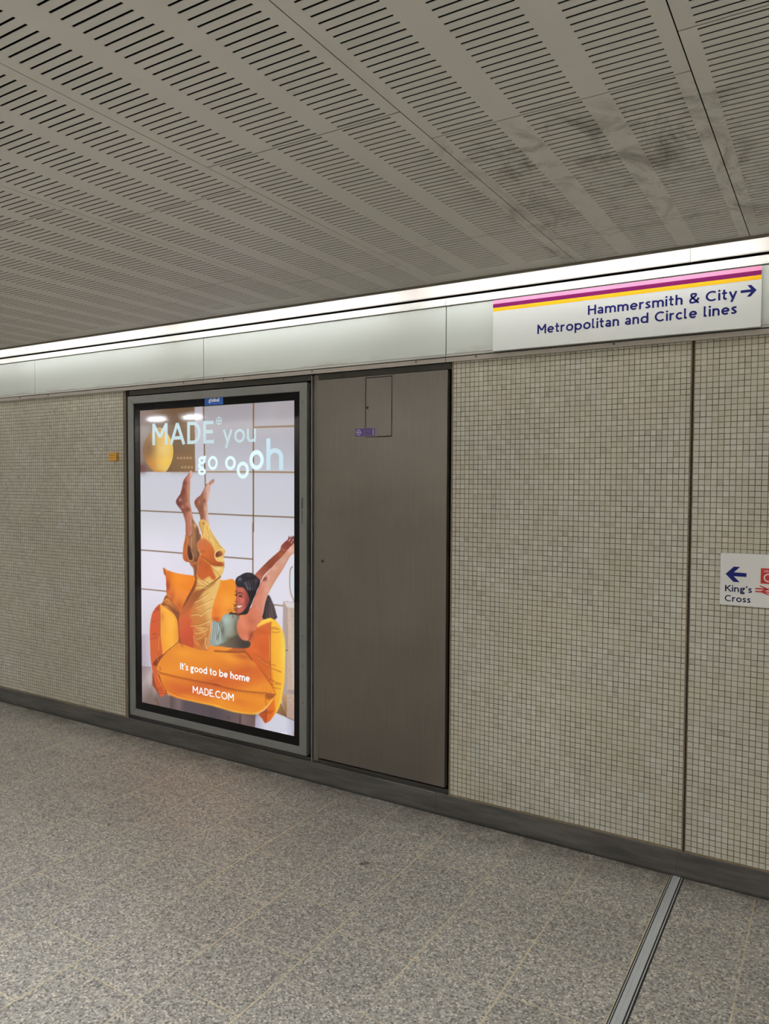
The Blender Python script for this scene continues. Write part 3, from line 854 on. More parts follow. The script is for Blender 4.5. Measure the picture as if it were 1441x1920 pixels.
('s',[(1053,2680),(1063,2706),(1070,2737)],(164,66,24),{'a':0.6,'w':4}),
('s',[(1066,2681),(1076,2710),(1082,2730)],(240,158,64),{'a':0.45,'w':4}),
('s',[(1085,2680),(1095,2706),(1102,2738)],(164,66,24),{'a':0.6,'w':4}),
('s',[(1098,2681),(1108,2710),(1114,2731)],(240,158,64),{'a':0.45,'w':4}),
('s',[(1264,2694),(1271,2717),(1282,2747)],(160,66,24),{'a':0.55,'w':4}),
('s',[(1278,2693),(1285,2715),(1291,2735)],(238,150,54),{'a':0.4,'w':4}),
('s',[(1298,2692),(1305,2715),(1317,2743)],(160,66,24),{'a':0.55,'w':4}),
('s',[(1313,2691),(1320,2713),(1325,2733)],(238,150,54),{'a':0.4,'w':4}),
('s',[(1333,2691),(1340,2713),(1351,2739)],(160,66,24),{'a':0.55,'w':4}),
('s',[(1347,2690),(1354,2711),(1360,2732)],(238,150,54),{'a':0.4,'w':4}),
('s',[(1367,2689),(1374,2711),(1385,2735)],(160,66,24),{'a':0.55,'w':4}),
('s',[(1381,2688),(1388,2709),(1393,2730)],(238,150,54),{'a':0.4,'w':4}),
('s',[(1401,2687),(1408,2709),(1419,2731)],(160,66,24),{'a':0.55,'w':4}),
('s',[(1415,2686),(1422,2707),(1427,2728)],(238,150,54),{'a':0.4,'w':4}),
('s',[(1434,2685),(1441,2708),(1452,2727)],(160,66,24),{'a':0.55,'w':4}),
('s',[(1448,2684),(1455,2706),(1461,2726)],(238,150,54),{'a':0.4,'w':4}),
('s',[(1468,2683),(1475,2706),(1486,2723)],(160,66,24),{'a':0.55,'w':4}),
('s',[(1482,2682),(1489,2704),(1494,2724)],(238,150,54),{'a':0.4,'w':4}),
('s',[(1501,2682),(1508,2704),(1519,2719)],(160,66,24),{'a':0.55,'w':4}),
('s',[(1515,2681),(1522,2702),(1528,2722)],(238,150,54),{'a':0.4,'w':4}),
('s',[(1535,2680),(1541,2702),(1552,2715)],(160,66,24),{'a':0.55,'w':4}),
('s',[(1548,2679),(1555,2700),(1561,2720)],(238,150,54),{'a':0.4,'w':4}),
('s',[(1568,2678),(1575,2700),(1585,2711)],(160,66,24),{'a':0.55,'w':4}),
('s',[(1581,2677),(1588,2698),(1594,2719)],(238,150,54),{'a':0.4,'w':4}),
('s',[(1601,2677),(1607,2699),(1618,2708)],(160,66,24),{'a':0.55,'w':4}),
('s',[(1614,2676),(1621,2697),(1626,2717)],(238,150,54),{'a':0.4,'w':4}),
('s',[(1633,2675),(1640,2697),(1651,2704)],(160,66,24),{'a':0.55,'w':4}),
('s',[(1647,2674),(1654,2695),(1659,2715)],(238,150,54),{'a':0.4,'w':4}),
('b',[(485,2772),(219,79)],(206,92,38),{'a':0.6}),
('b',[(688,2843),(249,33)],(240,152,44),{'a':0.6}),
('s',[(373,2842),(532,2869),(764,2873),(1092,2874)],(246,172,46),{'a':0.7,'f':10,'w':18}),
('s',[(1022,2877),(1242,2891),(1455,2884),(1566,2858),(1662,2795),(1756,2700)],(250,184,50),{'a':0.7,'f':9,'w':16}),
('b',[(1525,2804),(150,47)],(226,128,36),{'a':0.6}),
('b',[(1335,2791),(183,59)],(212,104,34),{'a':0.55}),
('p',[(1675,2660),(1763,2662),(1756,2687),(1689,2715),(1665,2687)],(150,70,28),{'a':0.85,'f':8}),
('s',[(1648,2669),(1665,2708),(1662,2740),(1675,2770)],(140,60,24),{'a':0.8,'w':6}),
('s',[(1756,2658),(1783,2657)],(120,56,20),{'w':8}),
('s',[(1628,2593),(1632,2624),(1625,2657)],(190,96,26),{'a':0.6,'w':5}),
('s',[(1662,2588),(1671,2619),(1669,2650)],(190,96,26),{'a':0.6,'w':5}),
('s',[(1703,2630),(1725,2637),(1736,2646)],(190,96,26),{'a':0.6,'w':5}),
('s',[(246,2596),(279,2620),(250,2653)],(150,70,24),{'a':0.7,'w':4}),
('s',[(256,2597),(275,2624),(250,2653)],(150,70,24),{'a':0.7,'w':4}),
('s',[(266,2598),(272,2628),(250,2653)],(150,70,24),{'a':0.7,'w':4}),
('s',[(275,2599),(269,2631),(250,2653)],(150,70,24),{'a':0.7,'w':4}),
('s',[(285,2600),(265,2635),(250,2653)],(150,70,24),{'a':0.7,'w':4}),
('p',[(201,2619),(238,2597),(262,2633),(237,2685),(200,2670),(193,2643)],(224,140,52),{'a':0.95}),
('s',[(205,2630),(250,2652)],(140,66,24),{'a':0.8,'w':4}),
('s',[(213,2617),(254,2649)],(140,66,24),{'a':0.8,'w':4}),
('s',[(201,2653),(246,2654)],(140,66,24),{'a':0.8,'w':4}),
('s',[(213,2674),(246,2656)],(140,66,24),{'a':0.8,'w':4}),
('p',[(272,1957),(211,2000),(160,2063),(134,2146),(122,2238),(123,2329),(126,2435),(132,2531),(158,2661),(195,2763),(248,2862),(278,2900),(301,2897),(350,2852),(302,2785),(257,2717),(227,2652),(220,2573),(297,2478),(395,2414),(492,2356),(533,2294),(539,2220),(527,2128),(502,2068),(458,2031),(399,2005),(332,1979)],[((124,2264),(198,78,32)),((269,2249),(206,90,30)),((278,2248),(236,150,44)),((427,2232),(246,172,52)),((537,2194),(230,140,40))],{}),
('clip',[(272,1957),(211,2000),(160,2063),(134,2146),(122,2238),(123,2329),(126,2435),(132,2531),(158,2661),(195,2763),(248,2862),(278,2900),(301,2897),(350,2852),(302,2785),(257,2717),(227,2652),(220,2573),(297,2478),(395,2414),(492,2356),(533,2294),(539,2220),(527,2128),(502,2068),(458,2031),(399,2005),(332,1979)],(0,0,0),{'s':1}),
('p',[(88,1947),(276,1955),(276,2195),(270,2355),(245,2421),(220,2573),(227,2657),(346,2853),(285,2936),(81,2645)],[((123,2318),(206,84,34)),((200,2309),(192,72,34)),((269,2302),(206,92,34)),((272,2779),(206,88,42))],{'s':0}),
('b',[(457,2125),(81,135)],(252,184,66),{'a':0.7}),
('b',[(396,2288),(119,84)],(248,170,44),{'a':0.6}),
('b',[(332,2011),(52,31)],(250,176,60),{'a':0.7}),
('b',[(308,2087),(31,63)],(214,110,34),{'a':0.6}),
('b',[(233,2009),(46,26)],(150,52,28),{'a':0.8}),
('s',[(273,1969),(277,2037),(277,2195),(273,2323),(266,2387)],(122,48,20),{'w':5}),
('s',[(261,2276),(259,2356),(249,2431)],(246,170,80),{'a':0.8,'w':7}),
('s',[(164,2052),(226,2041),(275,2043)],(140,52,28),{'a':0.6,'f':4,'w':6}),
('s',[(163,2146),(225,2134),(274,2136)],(140,52,28),{'a':0.6,'f':4,'w':6}),
('s',[(162,2271),(223,2259),(273,2260)],(140,52,28),{'a':0.6,'f':4,'w':6}),
('s',[(162,2282),(223,2270),(273,2271)],(140,52,28),{'a':0.6,'f':4,'w':6}),
('s',[(225,2047),(275,2038)],(240,140,70),{'a':0.6,'w':5}),
('s',[(225,2142),(274,2133)],(240,140,70),{'a':0.6,'w':5}),
('s',[(223,2264),(273,2255)],(240,140,70),{'a':0.6,'w':5}),
('s',[(529,2302),(457,2355),(361,2423),(296,2470),(239,2500)],(250,176,70),{'a':0.7,'w':10}),
('s',[(537,2307),(465,2363),(369,2427),(304,2483),(247,2556)],(120,54,18),{'a':0.9,'w':8}),
('p',[(164,2578),(247,2499),(312,2462),(296,2498),(238,2568),(205,2595)],(112,40,24),{'a':0.85,'f':6}),
('b',[(237,2528),(8,18)],(236,150,80),{'a':0.9}),
('s',[(236,2820),(309,2809)],(142,50,30),{'a':0.7,'w':7}),
('s',[(236,2842),(325,2835)],(142,50,30),{'a':0.7,'w':7}),
('s',[(260,2867),(333,2862)],(142,50,30),{'a':0.7,'w':7}),
('s',[(219,2822),(252,2846)],(142,50,30),{'a':0.7,'w':7}),
('s',[(268,2860),(284,2892)],(142,50,30),{'a':0.7,'w':7}),
('b',[(292,2885),(49,29)],(216,92,52),{'a':0.7}),
('s',[(229,2695),(293,2777),(341,2833)],(240,150,44),{'a':0.8,'f':6,'w':12}),
('clip',[],(0,0,0),{'s':1}),
('p',[(1640,1979),(1717,1957),(1770,1969),(1817,2003),(1856,2050),(1879,2094),(1892,2159),(1897,2241),(1894,2364),(1892,2446),(1885,2535),(1872,2593),(1849,2700),(1816,2783),(1769,2847),(1716,2908),(1665,2938),(1644,2933),(1614,2899),(1580,2868),(1662,2812),(1756,2704),(1786,2657),(1776,2638),(1730,2583),(1662,2519),(1594,2444),(1519,2386),(1429,2312),(1415,2276),(1443,2215),(1492,2130),(1547,2056),(1595,2009)],[((1415,2266),(196,88,34)),((1567,2248),(208,90,30)),((1703,2232),(222,112,28)),((1723,2230),(236,164,40)),((1830,2218),(246,184,52)),((1895,2210),(236,200,72))],{}),
('clip',[(1640,1979),(1717,1957),(1770,1969),(1817,2003),(1856,2050),(1879,2094),(1892,2159),(1897,2241),(1894,2364),(1892,2446),(1885,2535),(1872,2593),(1849,2700),(1816,2783),(1769,2847),(1716,2908),(1665,2938),(1644,2933),(1614,2899),(1580,2868),(1662,2812),(1756,2704),(1786,2657),(1776,2638),(1730,2583),(1662,2519),(1594,2444),(1519,2386),(1429,2312),(1415,2276),(1443,2215),(1492,2130),(1547,2056),(1595,2009)],(0,0,0),{'s':1}),
('p',[(1387,2057),(1720,1992),(1720,2334),(1709,2544),(1703,2623),(1730,2583),(1429,2312)],[((1429,2211),(206,98,42)),((1595,2166),(216,96,30)),((1703,2232),(210,92,28)),((1703,2545),(206,100,30))],{'f':3,'s':0}),
('p',[(1547,2056),(1595,2009),(1643,1974),(1717,1953),(1770,1969),(1737,1988),(1683,2009),(1629,2032),(1575,2056)],[((1568,2049),(244,190,80)),((1730,1970),(250,206,60))],{'f':5}),
('b',[(1770,2018),(40,46)],(248,196,60),{'a':0.7}),
('b',[(1872,2264),(30,216)],(236,208,88),{'a':0.7}),
('b',[(1797,2180),(59,134)],(248,176,48),{'a':0.5}),
('b',[(1615,2096),(109,32)],(190,78,28),{'a':0.6}),
('b',[(1540,2283),(82,37)],(224,110,44),{'a':0.6}),
('b',[(1485,2226),(48,58)],(216,110,60),{'a':0.6}),
('b',[(1615,2243),(81,73)],(200,84,26),{'a':0.5}),
('s',[(1730,1991),(1724,2038),(1723,2126),(1722,2282),(1718,2386),(1718,2532)],(116,52,16),{'w':6}),
('s',[(1711,2117),(1713,2283),(1708,2351)],(250,180,90),{'a':0.7,'w':6}),
('s',[(1711,2413),(1709,2512)],(246,170,80),{'a':0.7,'w':6}),
('s',[(1730,2048),(1770,2039),(1830,2056)],(150,70,20),{'a':0.75,'w':6}),
('s',[(1730,2055),(1770,2046),(1830,2063)],(250,180,70),{'a':0.35,'w':5}),
('s',[(1730,2061),(1770,2052),(1803,2058)],(150,70,20),{'a':0.75,'w':6}),
('s',[(1730,2068),(1770,2059),(1803,2066)],(250,180,70),{'a':0.35,'w':5}),
('s',[(1737,2086),(1784,2086),(1830,2076)],(150,70,20),{'a':0.75,'w':6}),
('s',[(1737,2093),(1784,2093),(1830,2083)],(250,180,70),{'a':0.35,'w':5}),
('s',[(1720,2391),(1757,2384),(1783,2396)],(150,70,20),{'a':0.75,'w':6}),
('s',[(1720,2399),(1757,2391),(1783,2403)],(250,180,70),{'a':0.35,'w':5}),
('s',[(1723,2417),(1783,2430),(1849,2442)],(150,70,20),{'a':0.75,'w':6}),
('s',[(1723,2424),(1783,2437),(1849,2449)],(250,180,70),{'a':0.35,'w':5}),
('s',[(1730,2525),(1783,2544),(1843,2546)],(150,70,20),{'a':0.75,'w':6}),
('s',[(1730,2533),(1783,2551),(1843,2553)],(250,180,70),{'a':0.35,'w':5}),
('s',[(1723,2516),(1796,2552)],(150,70,20),{'a':0.75,'w':6}),
('s',[(1723,2523),(1796,2560)],(250,180,70),{'a':0.35,'w':5}),
('s',[(1736,2566),(1783,2606)],(150,70,20),{'a':0.75,'w':6}),
('s',[(1736,2573),(1783,2613)],(250,180,70),{'a':0.35,'w':5}),
('s',[(1526,2316),(1615,2347),(1703,2383)],(150,70,20),{'a':0.75,'w':6}),
('s',[(1526,2324),(1615,2355),(1703,2390)],(250,180,70),{'a':0.35,'w':5}),
('s',[(1553,2355),(1628,2398),(1703,2446)],(150,70,20),{'a':0.75,'w':6}),
('s',[(1553,2362),(1628,2405),(1703,2453)],(250,180,70),{'a':0.35,'w':5}),
('s',[(1581,2330),(1649,2374),(1710,2377)],(150,70,20),{'a':0.75,'w':6}),
('s',[(1581,2338),(1649,2382),(1710,2384)],(250,180,70),{'a':0.35,'w':5}),
('s',[(1730,2532),(1816,2551)],(170,84,22),{'a':0.6,'w':6}),
('s',[(1730,2563),(1849,2557)],(170,84,22),{'a':0.6,'w':6}),
('s',[(1736,2593),(1843,2594)],(170,84,22),{'a':0.6,'w':6}),
('s',[(1723,2418),(1849,2438)],(170,84,22),{'a':0.6,'w':6}),
('p',[(1573,2870),(1675,2775),(1678,2937),(1661,2940)],[((1593,2872),(190,84,30)),((1668,2860),(176,74,26))],{'f':4,'s':0}),
('s',[(1587,2863),(1668,2834)],(130,52,18),{'a':0.7,'w':6}),
('s',[(1593,2851),(1662,2824)],(130,52,18),{'a':0.7,'w':6}),
('s',[(1614,2885),(1665,2881)],(130,52,18),{'a':0.7,'w':6}),
('s',[(1679,2832),(1756,2809)],(130,52,18),{'a':0.7,'w':6}),
('s',[(1679,2848),(1743,2827)],(130,52,18),{'a':0.7,'w':6}),
('s',[(1628,2824),(1672,2807)],(130,52,18),{'a':0.7,'w':6}),
('s',[(1679,2774),(1674,2864),(1665,2934)],(128,56,18),{'w':5}),
('s',[(1729,2918),(1783,2826),(1829,2725),(1869,2559)],(244,196,70),{'a':0.6,'f':14,'w':24}),
('s',[(1587,2426),(1662,2500),(1730,2574),(1786,2649)],(150,76,18),{'a':0.8,'f':4,'w':8}),
('clip',[],(0,0,0),{'s':1}),
('s',[(536,2313),(583,2319),(714,2337),(843,2350)],(110,46,16),{'a':0.8,'f':8,'w':12}),
('s',[(1025,2345),(1172,2335),(1316,2323),(1422,2313),(1498,2372)],(120,52,16),{'a':0.8,'f':10,'w':14}),
('p',[(1700,1749),(1746,1808),(1775,1864),(1792,1916),(1804,1946),(1769,1958),(1740,1939),(1629,1954),(1641,1862),(1659,1815)],[((1653,1861),(40,32,36)),((1746,1853),(84,66,76)),((1792,1893),(70,52,56))],{}),
('s',[(1694,1768),(1711,1833),(1714,1923)],(36,26,30),{'a':0.6,'w':5}),
('s',[(1702,1785),(1721,1844),(1726,1926)],(128,108,124),{'a':0.6,'w':5}),
('s',[(1710,1802),(1731,1854),(1737,1928)],(36,26,30),{'a':0.6,'w':5}),
('s',[(1718,1819),(1741,1864),(1749,1931)],(128,108,124),{'a':0.6,'w':5}),
('s',[(1726,1837),(1751,1875),(1760,1933)],(36,26,30),{'a':0.6,'w':5}),
('s',[(1734,1854),(1761,1885),(1772,1936)],(128,108,124),{'a':0.6,'w':5}),
('s',[(1743,1871),(1770,1895),(1784,1938)],(36,26,30),{'a':0.6,'w':5}),
('s',[(1751,1888),(1780,1906),(1795,1940)],(128,108,124),{'a':0.6,'w':5}),
('p',[(1640,1875),(1757,1865),(1790,1957),(1757,1968),(1717,1959),(1629,1983),(1623,1939)],[((1636,1927),(24,22,26)),((1730,1919),(88,66,68)),((1784,1955),(72,50,46))],{}),
('s',[(1650,1874),(1663,1920),(1667,1966)],(30,24,28),{'a':0.6,'w':5}),
('s',[(1666,1873),(1679,1918),(1685,1964)],(112,88,96),{'a':0.6,'w':5}),
('s',[(1682,1871),(1696,1917),(1703,1963)],(30,24,28),{'a':0.6,'w':5}),
('s',[(1698,1870),(1712,1915),(1721,1961)],(112,88,96),{'a':0.6,'w':5}),
('s',[(1714,1868),(1728,1914),(1739,1959)],(30,24,28),{'a':0.6,'w':5}),
('s',[(1731,1867),(1744,1912),(1757,1957)],(112,88,96),{'a':0.6,'w':5}),
('s',[(1747,1865),(1760,1911),(1775,1956)],(30,24,28),{'a':0.6,'w':5}),
('p',[(1535,1581),(1606,1513),(1700,1435),(1770,1383),(1833,1335),(1850,1294),(1884,1262),(1923,1234),(1935,1203),(1946,1218),(1960,1202),(1974,1219),(1979,1199),(2007,1213),(2007,1265),(1957,1298),(1912,1349),(1844,1410),(1770,1472),(1700,1525),(1636,1583),(1606,1630),(1565,1624)],[((1565,1588),(176,96,74)),((1712,1475),(138,66,48)),((1856,1356),(150,74,50)),((1968,1241),(124,52,46))],{}),
('b',[(1589,1595),(47,32)],(190,104,78),{'a':0.8}),
('b',[(1844,1374),(40,27)],(172,92,52),{'a':0.7}),
('b',[(1884,1328),(62,13)],(176,100,84),{'a':0.8}),
('b',[(1923,1273),(40,27)],(132,54,50),{'a':0.8}),
('s',[(1873,1315),(1935,1317)],(120,62,54),{'a':0.8,'w':8}),
('s',[(1935,1205),(1946,1229)],(104,34,40),{'a':0.9,'w':9}),
('s',[(1960,1206),(1951,1237)],(104,34,40),{'a':0.9,'w':9}),
('s',[(1979,1201),(1988,1227)],(104,34,40),{'a':0.9,'w':9}),
('s',[(1940,1246),(1954,1226)],(240,214,214),{'a':0.9,'w':8}),
('s',[(1965,1263),(1971,1254)],(240,214,214),{'a':0.9,'w':8}),
('s',[(1979,1240),(1988,1231)],(240,214,214),{'a':0.9,'w':8}),
('p',[(2013,1261),(1957,1294),(1906,1344),(1856,1391),(1781,1453),(1729,1505),(1683,1548),(1642,1592),(1618,1629),(1588,1677),(1559,1733),(1529,1795),(1504,1847),(1486,1885),(1426,1927),(1383,2005),(1401,2067),(1462,2107),(1534,2090),(1570,2032),(1629,1944),(1659,1833),(1694,1745),(1729,1689),(1769,1632),(1815,1571),(1867,1506),(1912,1441),(1957,1377),(2013,1343)],[((1594,1685),(206,126,104)),((1630,1660),(216,146,124)),((1700,1632),(214,156,130)),((1746,1674),(206,146,120))],{}),
('clip',[(2013,1261),(1957,1294),(1906,1344),(1856,1391),(1781,1453),(1729,1505),(1683,1548),(1642,1592),(1618,1629),(1588,1677),(1559,1733),(1529,1795),(1504,1847),(1486,1885),(1426,1927),(1383,2005),(1401,2067),(1462,2107),(1534,2090),(1570,2032),(1629,1944),(1659,1833),(1694,1745),(1729,1689),(1769,1632),(1815,1571),(1867,1506),(1912,1441),(1957,1377),(2013,1343)],(0,0,0),{'s':1}),
('b',[(1957,1320),(67,53)],(224,178,164),{'a':0.9}),
('b',[(1873,1426),(67,61)],(206,160,148),{'a':0.9}),
('b',[(1770,1503),(85,40)],(222,168,150),{'a':0.7}),
('b',[(1723,1586),(64,36)],(214,150,130),{'a':0.8}),
('b',[(1821,1544),(46,71)],(204,142,108),{'a':0.8}),
('b',[(1694,1588),(23,18)],(232,176,166),{'a':0.9}),
('b',[(1659,1608),(29,27)],(134,66,48),{'a':0.95}),
('s',[(1636,1624),(1659,1604),(1683,1589)],(120,56,42),{'a':0.7,'f':8,'w':12}),
('b',[(1630,1705),(52,59)],(206,124,104),{'a':0.7}),
('b',[(1671,1706),(40,41)],(224,160,138),{'a':0.7}),
('b',[(1594,1785),(71,54)],(214,132,106),{'a':0.8}),
('b',[(1510,1901),(96,55)],(196,100,70),{'a':0.85}),
('b',[(1570,1896),(53,72)],(222,138,110),{'a':0.7}),
('b',[(1485,2047),(114,78)],(210,118,82),{'a':0.7}),
('b',[(1395,2056),(77,78)],(222,128,92),{'a':0.7}),
('b',[(1504,2011),(76,34)],(176,86,62),{'a':0.5}),
('b',[(1433,2140),(96,54)],(196,92,60),{'a':0.8}),
('b',[(1484,2169),(51,38)],(150,62,40),{'a':0.8}),
('s',[(1618,1629),(1588,1681),(1547,1761),(1510,1837)],(176,86,66),{'a':0.6,'f':14,'w':16}),
('s',[(1957,1377),(1861,1515),(1769,1632),(1694,1745)],(176,112,84),{'a':0.6,'f':12,'w':12}),
('clip',[],(0,0,0),{'s':1}),
('p',[(1356,1979),(1453,1943),(1523,1874),(1624,1961),(1621,1990),(1555,2045),(1510,2103),(1471,2170),(1452,2206),(1381,2199),(1323,2152),(1306,2090),(1317,2030)],[((1316,2089),(206,112,80)),((1395,2056),(222,130,96)),((1485,2047),(206,110,76)),((1580,1989),(210,122,92))],{}),
('b',[(1504,2011),(76,44)],(180,92,66),{'a':0.5}),
('b',[(1407,2128),(97,54)],(204,104,70),{'a':0.7}),
('b',[(1484,2144),(45,54)],(150,62,40),{'a':0.7}),
('b',[(1382,2033),(58,49)],(222,132,100),{'a':0.6}),
('s',[(1510,2108),(1478,2164),(1452,2206)],(120,48,28),{'a':0.6,'f':8,'w':14}),
('p',[(988,2059),(1050,2061),(1111,2045),(1121,2014),(1158,1981),(1211,1966),(1251,1960),(1317,1971),(1349,1987),(1323,2029),(1311,2079),(1323,2132),(1355,2178),(1394,2199),(1459,2201),(1484,2217),(1465,2258),(1394,2276),(1223,2291),(1089,2292),(973,2295),(953,2176)],[((988,2122),(140,152,146)),((1124,2083),(150,166,158)),((1237,2121),(146,148,130)),((1316,2162),(110,98,78)),((1394,2227),(70,60,48))],{}),
('clip',[(988,2059),(1050,2061),(1111,2045),(1121,2014),(1158,1981),(1211,1966),(1251,1960),(1317,1971),(1349,1987),(1323,2029),(1311,2079),(1323,2132),(1355,2178),(1394,2199),(1459,2201),(1484,2217),(1465,2258),(1394,2276),(1223,2291),(1089,2292),(973,2295),(953,2176)],(0,0,0),{'s':1}),
('b',[(1184,2033),(73,64)],(176,196,192),{'a':0.8}),
('b',[(1204,2100),(73,60)],(152,164,150),{'a':0.6}),
('b',[(1130,2138),(41,84)],(88,84,70),{'a':0.75}),
('b',[(1117,2059),(27,40)],(116,116,90),{'a':0.7}),
('b',[(1263,2213),(131,39)],(80,70,56),{'a':0.85}),
('b',[(1303,2090),(33,79)],(98,92,72),{'a':0.8}),
('b',[(1413,2225),(97,39)],(52,46,40),{'a':0.9}),
('s',[(1002,2071),(996,2147),(980,2244)],(196,206,204),{'a':0.7,'w':9}),
('s',[(1014,2069),(1008,2150),(994,2243)],(84,88,84),{'a':0.7,'w':7}),
('s',[(1026,2068),(1020,2144),(1004,2242)],(196,206,204),{'a':0.7,'w':9}),
('s',[(1038,2067),(1032,2148),(1018,2240)],(84,88,84),{'a':0.7,'w':7}),
('s',[(1049,2066),(1044,2142),(1028,2239)],(196,206,204),{'a':0.7,'w':9}),
('s',[(1062,2065),(1056,2145),(1042,2238)],(84,88,84),{'a':0.7,'w':7}),
('s',[(1080,2063),(1074,2138),(1059,2236)],(196,206,204),{'a':0.7,'w':9}),
('s',[(1092,2062),(1086,2142),(1072,2234)],(84,88,84),{'a':0.7,'w':7}),
('s',[(1060,2065),(1083,2058),(1097,2111),(1076,2178),(1049,2237)],(60,60,54),{'a':0.8,'w':8}),
('s',[(1090,2102),(1110,2160),(1150,2226)],(196,206,196),{'a':0.6,'f':4,'w':9}),
('p',[(995,2309),(1158,2247),(1316,2154),(1344,2178),(1415,2202),(1457,2208),(1429,2285),(1386,2312),(995,2350)],[((1025,2322),(132,124,106)),((1244,2259),(98,84,68)),((1401,2267),(56,46,40))],{'f':10,'s':0}),
('s',[(1025,2322),(1136,2271),(1266,2192),(1316,2160)],(84,74,58),{'a':0.8,'w':5}),
('s',[(1040,2200),(1047,2254),(1069,2273),(1106,2226),(1078,2088)],(184,194,190),{'a':0.7,'w':10}),
('s',[(1107,2128),(1129,2191),(1165,2246)],(110,106,88),{'a':0.7,'f':6,'w':10}),
('clip',[],(0,0,0),{'s':1}),
('p',[(1308,1697),(1303,1737),(1299,1776),(1306,1805),(1294,1835),(1293,1853),(1311,1863),(1307,1883),(1312,1912),(1317,1941),(1333,1957),(1317,1971),(1330,1982),(1356,1967),(1421,1932),(1459,1880),(1466,1802),(1434,1726),(1383,1701)],[((1304,1795),(176,86,66)),((1369,1814),(200,100,84)),((1453,1807),(150,64,58))],{}),
('clip',[(1308,1697),(1303,1737),(1299,1776),(1306,1805),(1294,1835),(1293,1853),(1311,1863),(1307,1883),(1312,1912),(1317,1941),(1333,1957),(1317,1971),(1330,1982),(1356,1967),(1421,1932),(1459,1880),(1466,1802),(1434,1726),(1383,1701)],(0,0,0),{'s':1}),
('b',[(1350,1733),(59,29)],(198,108,82),{'a':0.7}),
('b',[(1395,1827),(39,39)],(214,106,96),{'a':0.7}),
('b',[(1324,1838),(19,14)],(196,100,80),{'a':0.8}),
('b',[(1440,1843),(39,72)],(116,46,46),{'a':0.8}),
('b',[(1350,1929),(45,24)],(190,86,76),{'a':0.8}),
('b',[(1323,1960),(46,20)],(176,80,54),{'a':0.7}),
('s',[(1308,1736),(1311,1775),(1306,1805)],(140,64,50),{'a':0.6,'f':6,'w':8}),
('clip',[],(0,0,0),{'s':1}),
('s',[(1331,1766),(1350,1756),(1373,1758),(1390,1768)],(44,20,20),{'w':9}),
('s',[(1297,1742),(1308,1756),(1311,1770)],(50,22,22),{'w':8}),
('s',[(1344,1791),(1360,1788),(1379,1794)],(24,10,14),{'w':12}),
('s',[(1344,1782),(1363,1778),(1379,1784)],(90,36,34),{'a':0.7,'w':5}),
('s',[(1290,1782),(1304,1784),(1314,1787)],(24,10,14),{'w':10}),
('s',[(1298,1852),(1317,1843),(1332,1844)],(110,40,36),{'a':0.8,'w':6}),
('s',[(1336,1837),(1350,1850),(1374,1868)],(140,56,54),{'a':0.6,'w':6}),
('p',[(1317,1880),(1350,1879),(1376,1872),(1370,1888),(1350,1899),(1324,1899)],(236,206,190),{}),
('s',[(1312,1877),(1343,1875),(1379,1868)],(110,36,38),{'w':6}),
('s',[(1324,1902),(1350,1902),(1372,1890)],(126,44,46),{'w':6}),
('p',[(1298,1639),(1318,1613),(1357,1593),(1403,1571),(1460,1559),(1511,1566),(1549,1585),(1587,1609),(1603,1637),(1587,1676),(1562,1717),(1543,1762),(1517,1807),(1498,1847),(1472,1893),(1453,1934),(1421,1956),(1356,1967),(1343,1981),(1349,1953),(1382,1935),(1414,1908),(1447,1866),(1465,1826),(1463,1792),(1441,1750),(1415,1723),(1383,1706),(1331,1704),(1306,1692),(1296,1664)],[((1305,1648),(34,30,38)),((1486,1636),(34,28,34)),((1517,1778),(12,12,16))],{}),
('clip',[(1298,1639),(1318,1613),(1357,1593),(1403,1571),(1460,1559),(1511,1566),(1549,1585),(1587,1609),(1603,1637),(1587,1676),(1562,1717),(1543,1762),(1517,1807),(1498,1847),(1472,1893),(1453,1934),(1421,1956),(1356,1967),(1343,1981),(1349,1953),(1382,1935),(1414,1908),(1447,1866),(1465,1826),(1463,1792),(1441,1750),(1415,1723),(1383,1706),(1331,1704),(1306,1692),(1296,1664)],(0,0,0),{'s':1}),
('b',[(1351,1630),(39,25)],(108,112,148),{'a':0.8}),
('b',[(1460,1589),(45,19)],(58,56,64),{'a':0.8}),
('b',[(1556,1631),(31,33)],(98,72,92),{'a':0.7}),
('s',[(1396,1656),(1415,1684),(1441,1721)],(190,196,226),{'a':0.4,'w':4}),
('s',[(1415,1651),(1433,1679),(1455,1721)],(190,196,226),{'a':0.65,'w':6}),
('s',[(1435,1646),(1451,1674),(1469,1721)],(190,196,226),{'a':0.4,'w':4}),
('s',[(1454,1641),(1469,1669),(1483,1721)],(190,196,226),{'a':0.65,'w':6}),
('s',[(1473,1635),(1487,1663),(1497,1721)],(120,98,122),{'a':0.4,'w':4}),
('s',[(1492,1630),(1505,1658),(1511,1721)],(120,98,122),{'a':0.65,'w':6}),
('s',[(1511,1625),(1523,1653),(1525,1720)],(120,98,122),{'a':0.4,'w':4}),
('s',[(1530,1620),(1540,1648),(1539,1720)],(120,98,122),{'a':0.65,'w':6}),
('s',[(1549,1615),(1558,1643),(1553,1720)],(120,98,122),{'a':0.4,'w':4}),
('s',[(1344,1587),(1383,1618),(1422,1698)],(14,12,18),{'a':0.5,'w':5}),
('s',[(1383,1582),(1415,1616),(1449,1696)],(14,12,18),{'a':0.5,'w':5}),
('s',[(1422,1578),(1447,1614),(1475,1694)],(14,12,18),{'a':0.5,'w':5}),
('s',[(1460,1573),(1479,1612),(1502,1692)],(14,12,18),{'a':0.5,'w':5}),
('s',[(1499,1569),(1511,1610),(1529,1690)],(14,12,18),{'a':0.5,'w':5}),
('s',[(1537,1565),(1543,1607),(1555,1688)],(14,12,18),{'a':0.5,'w':5}),
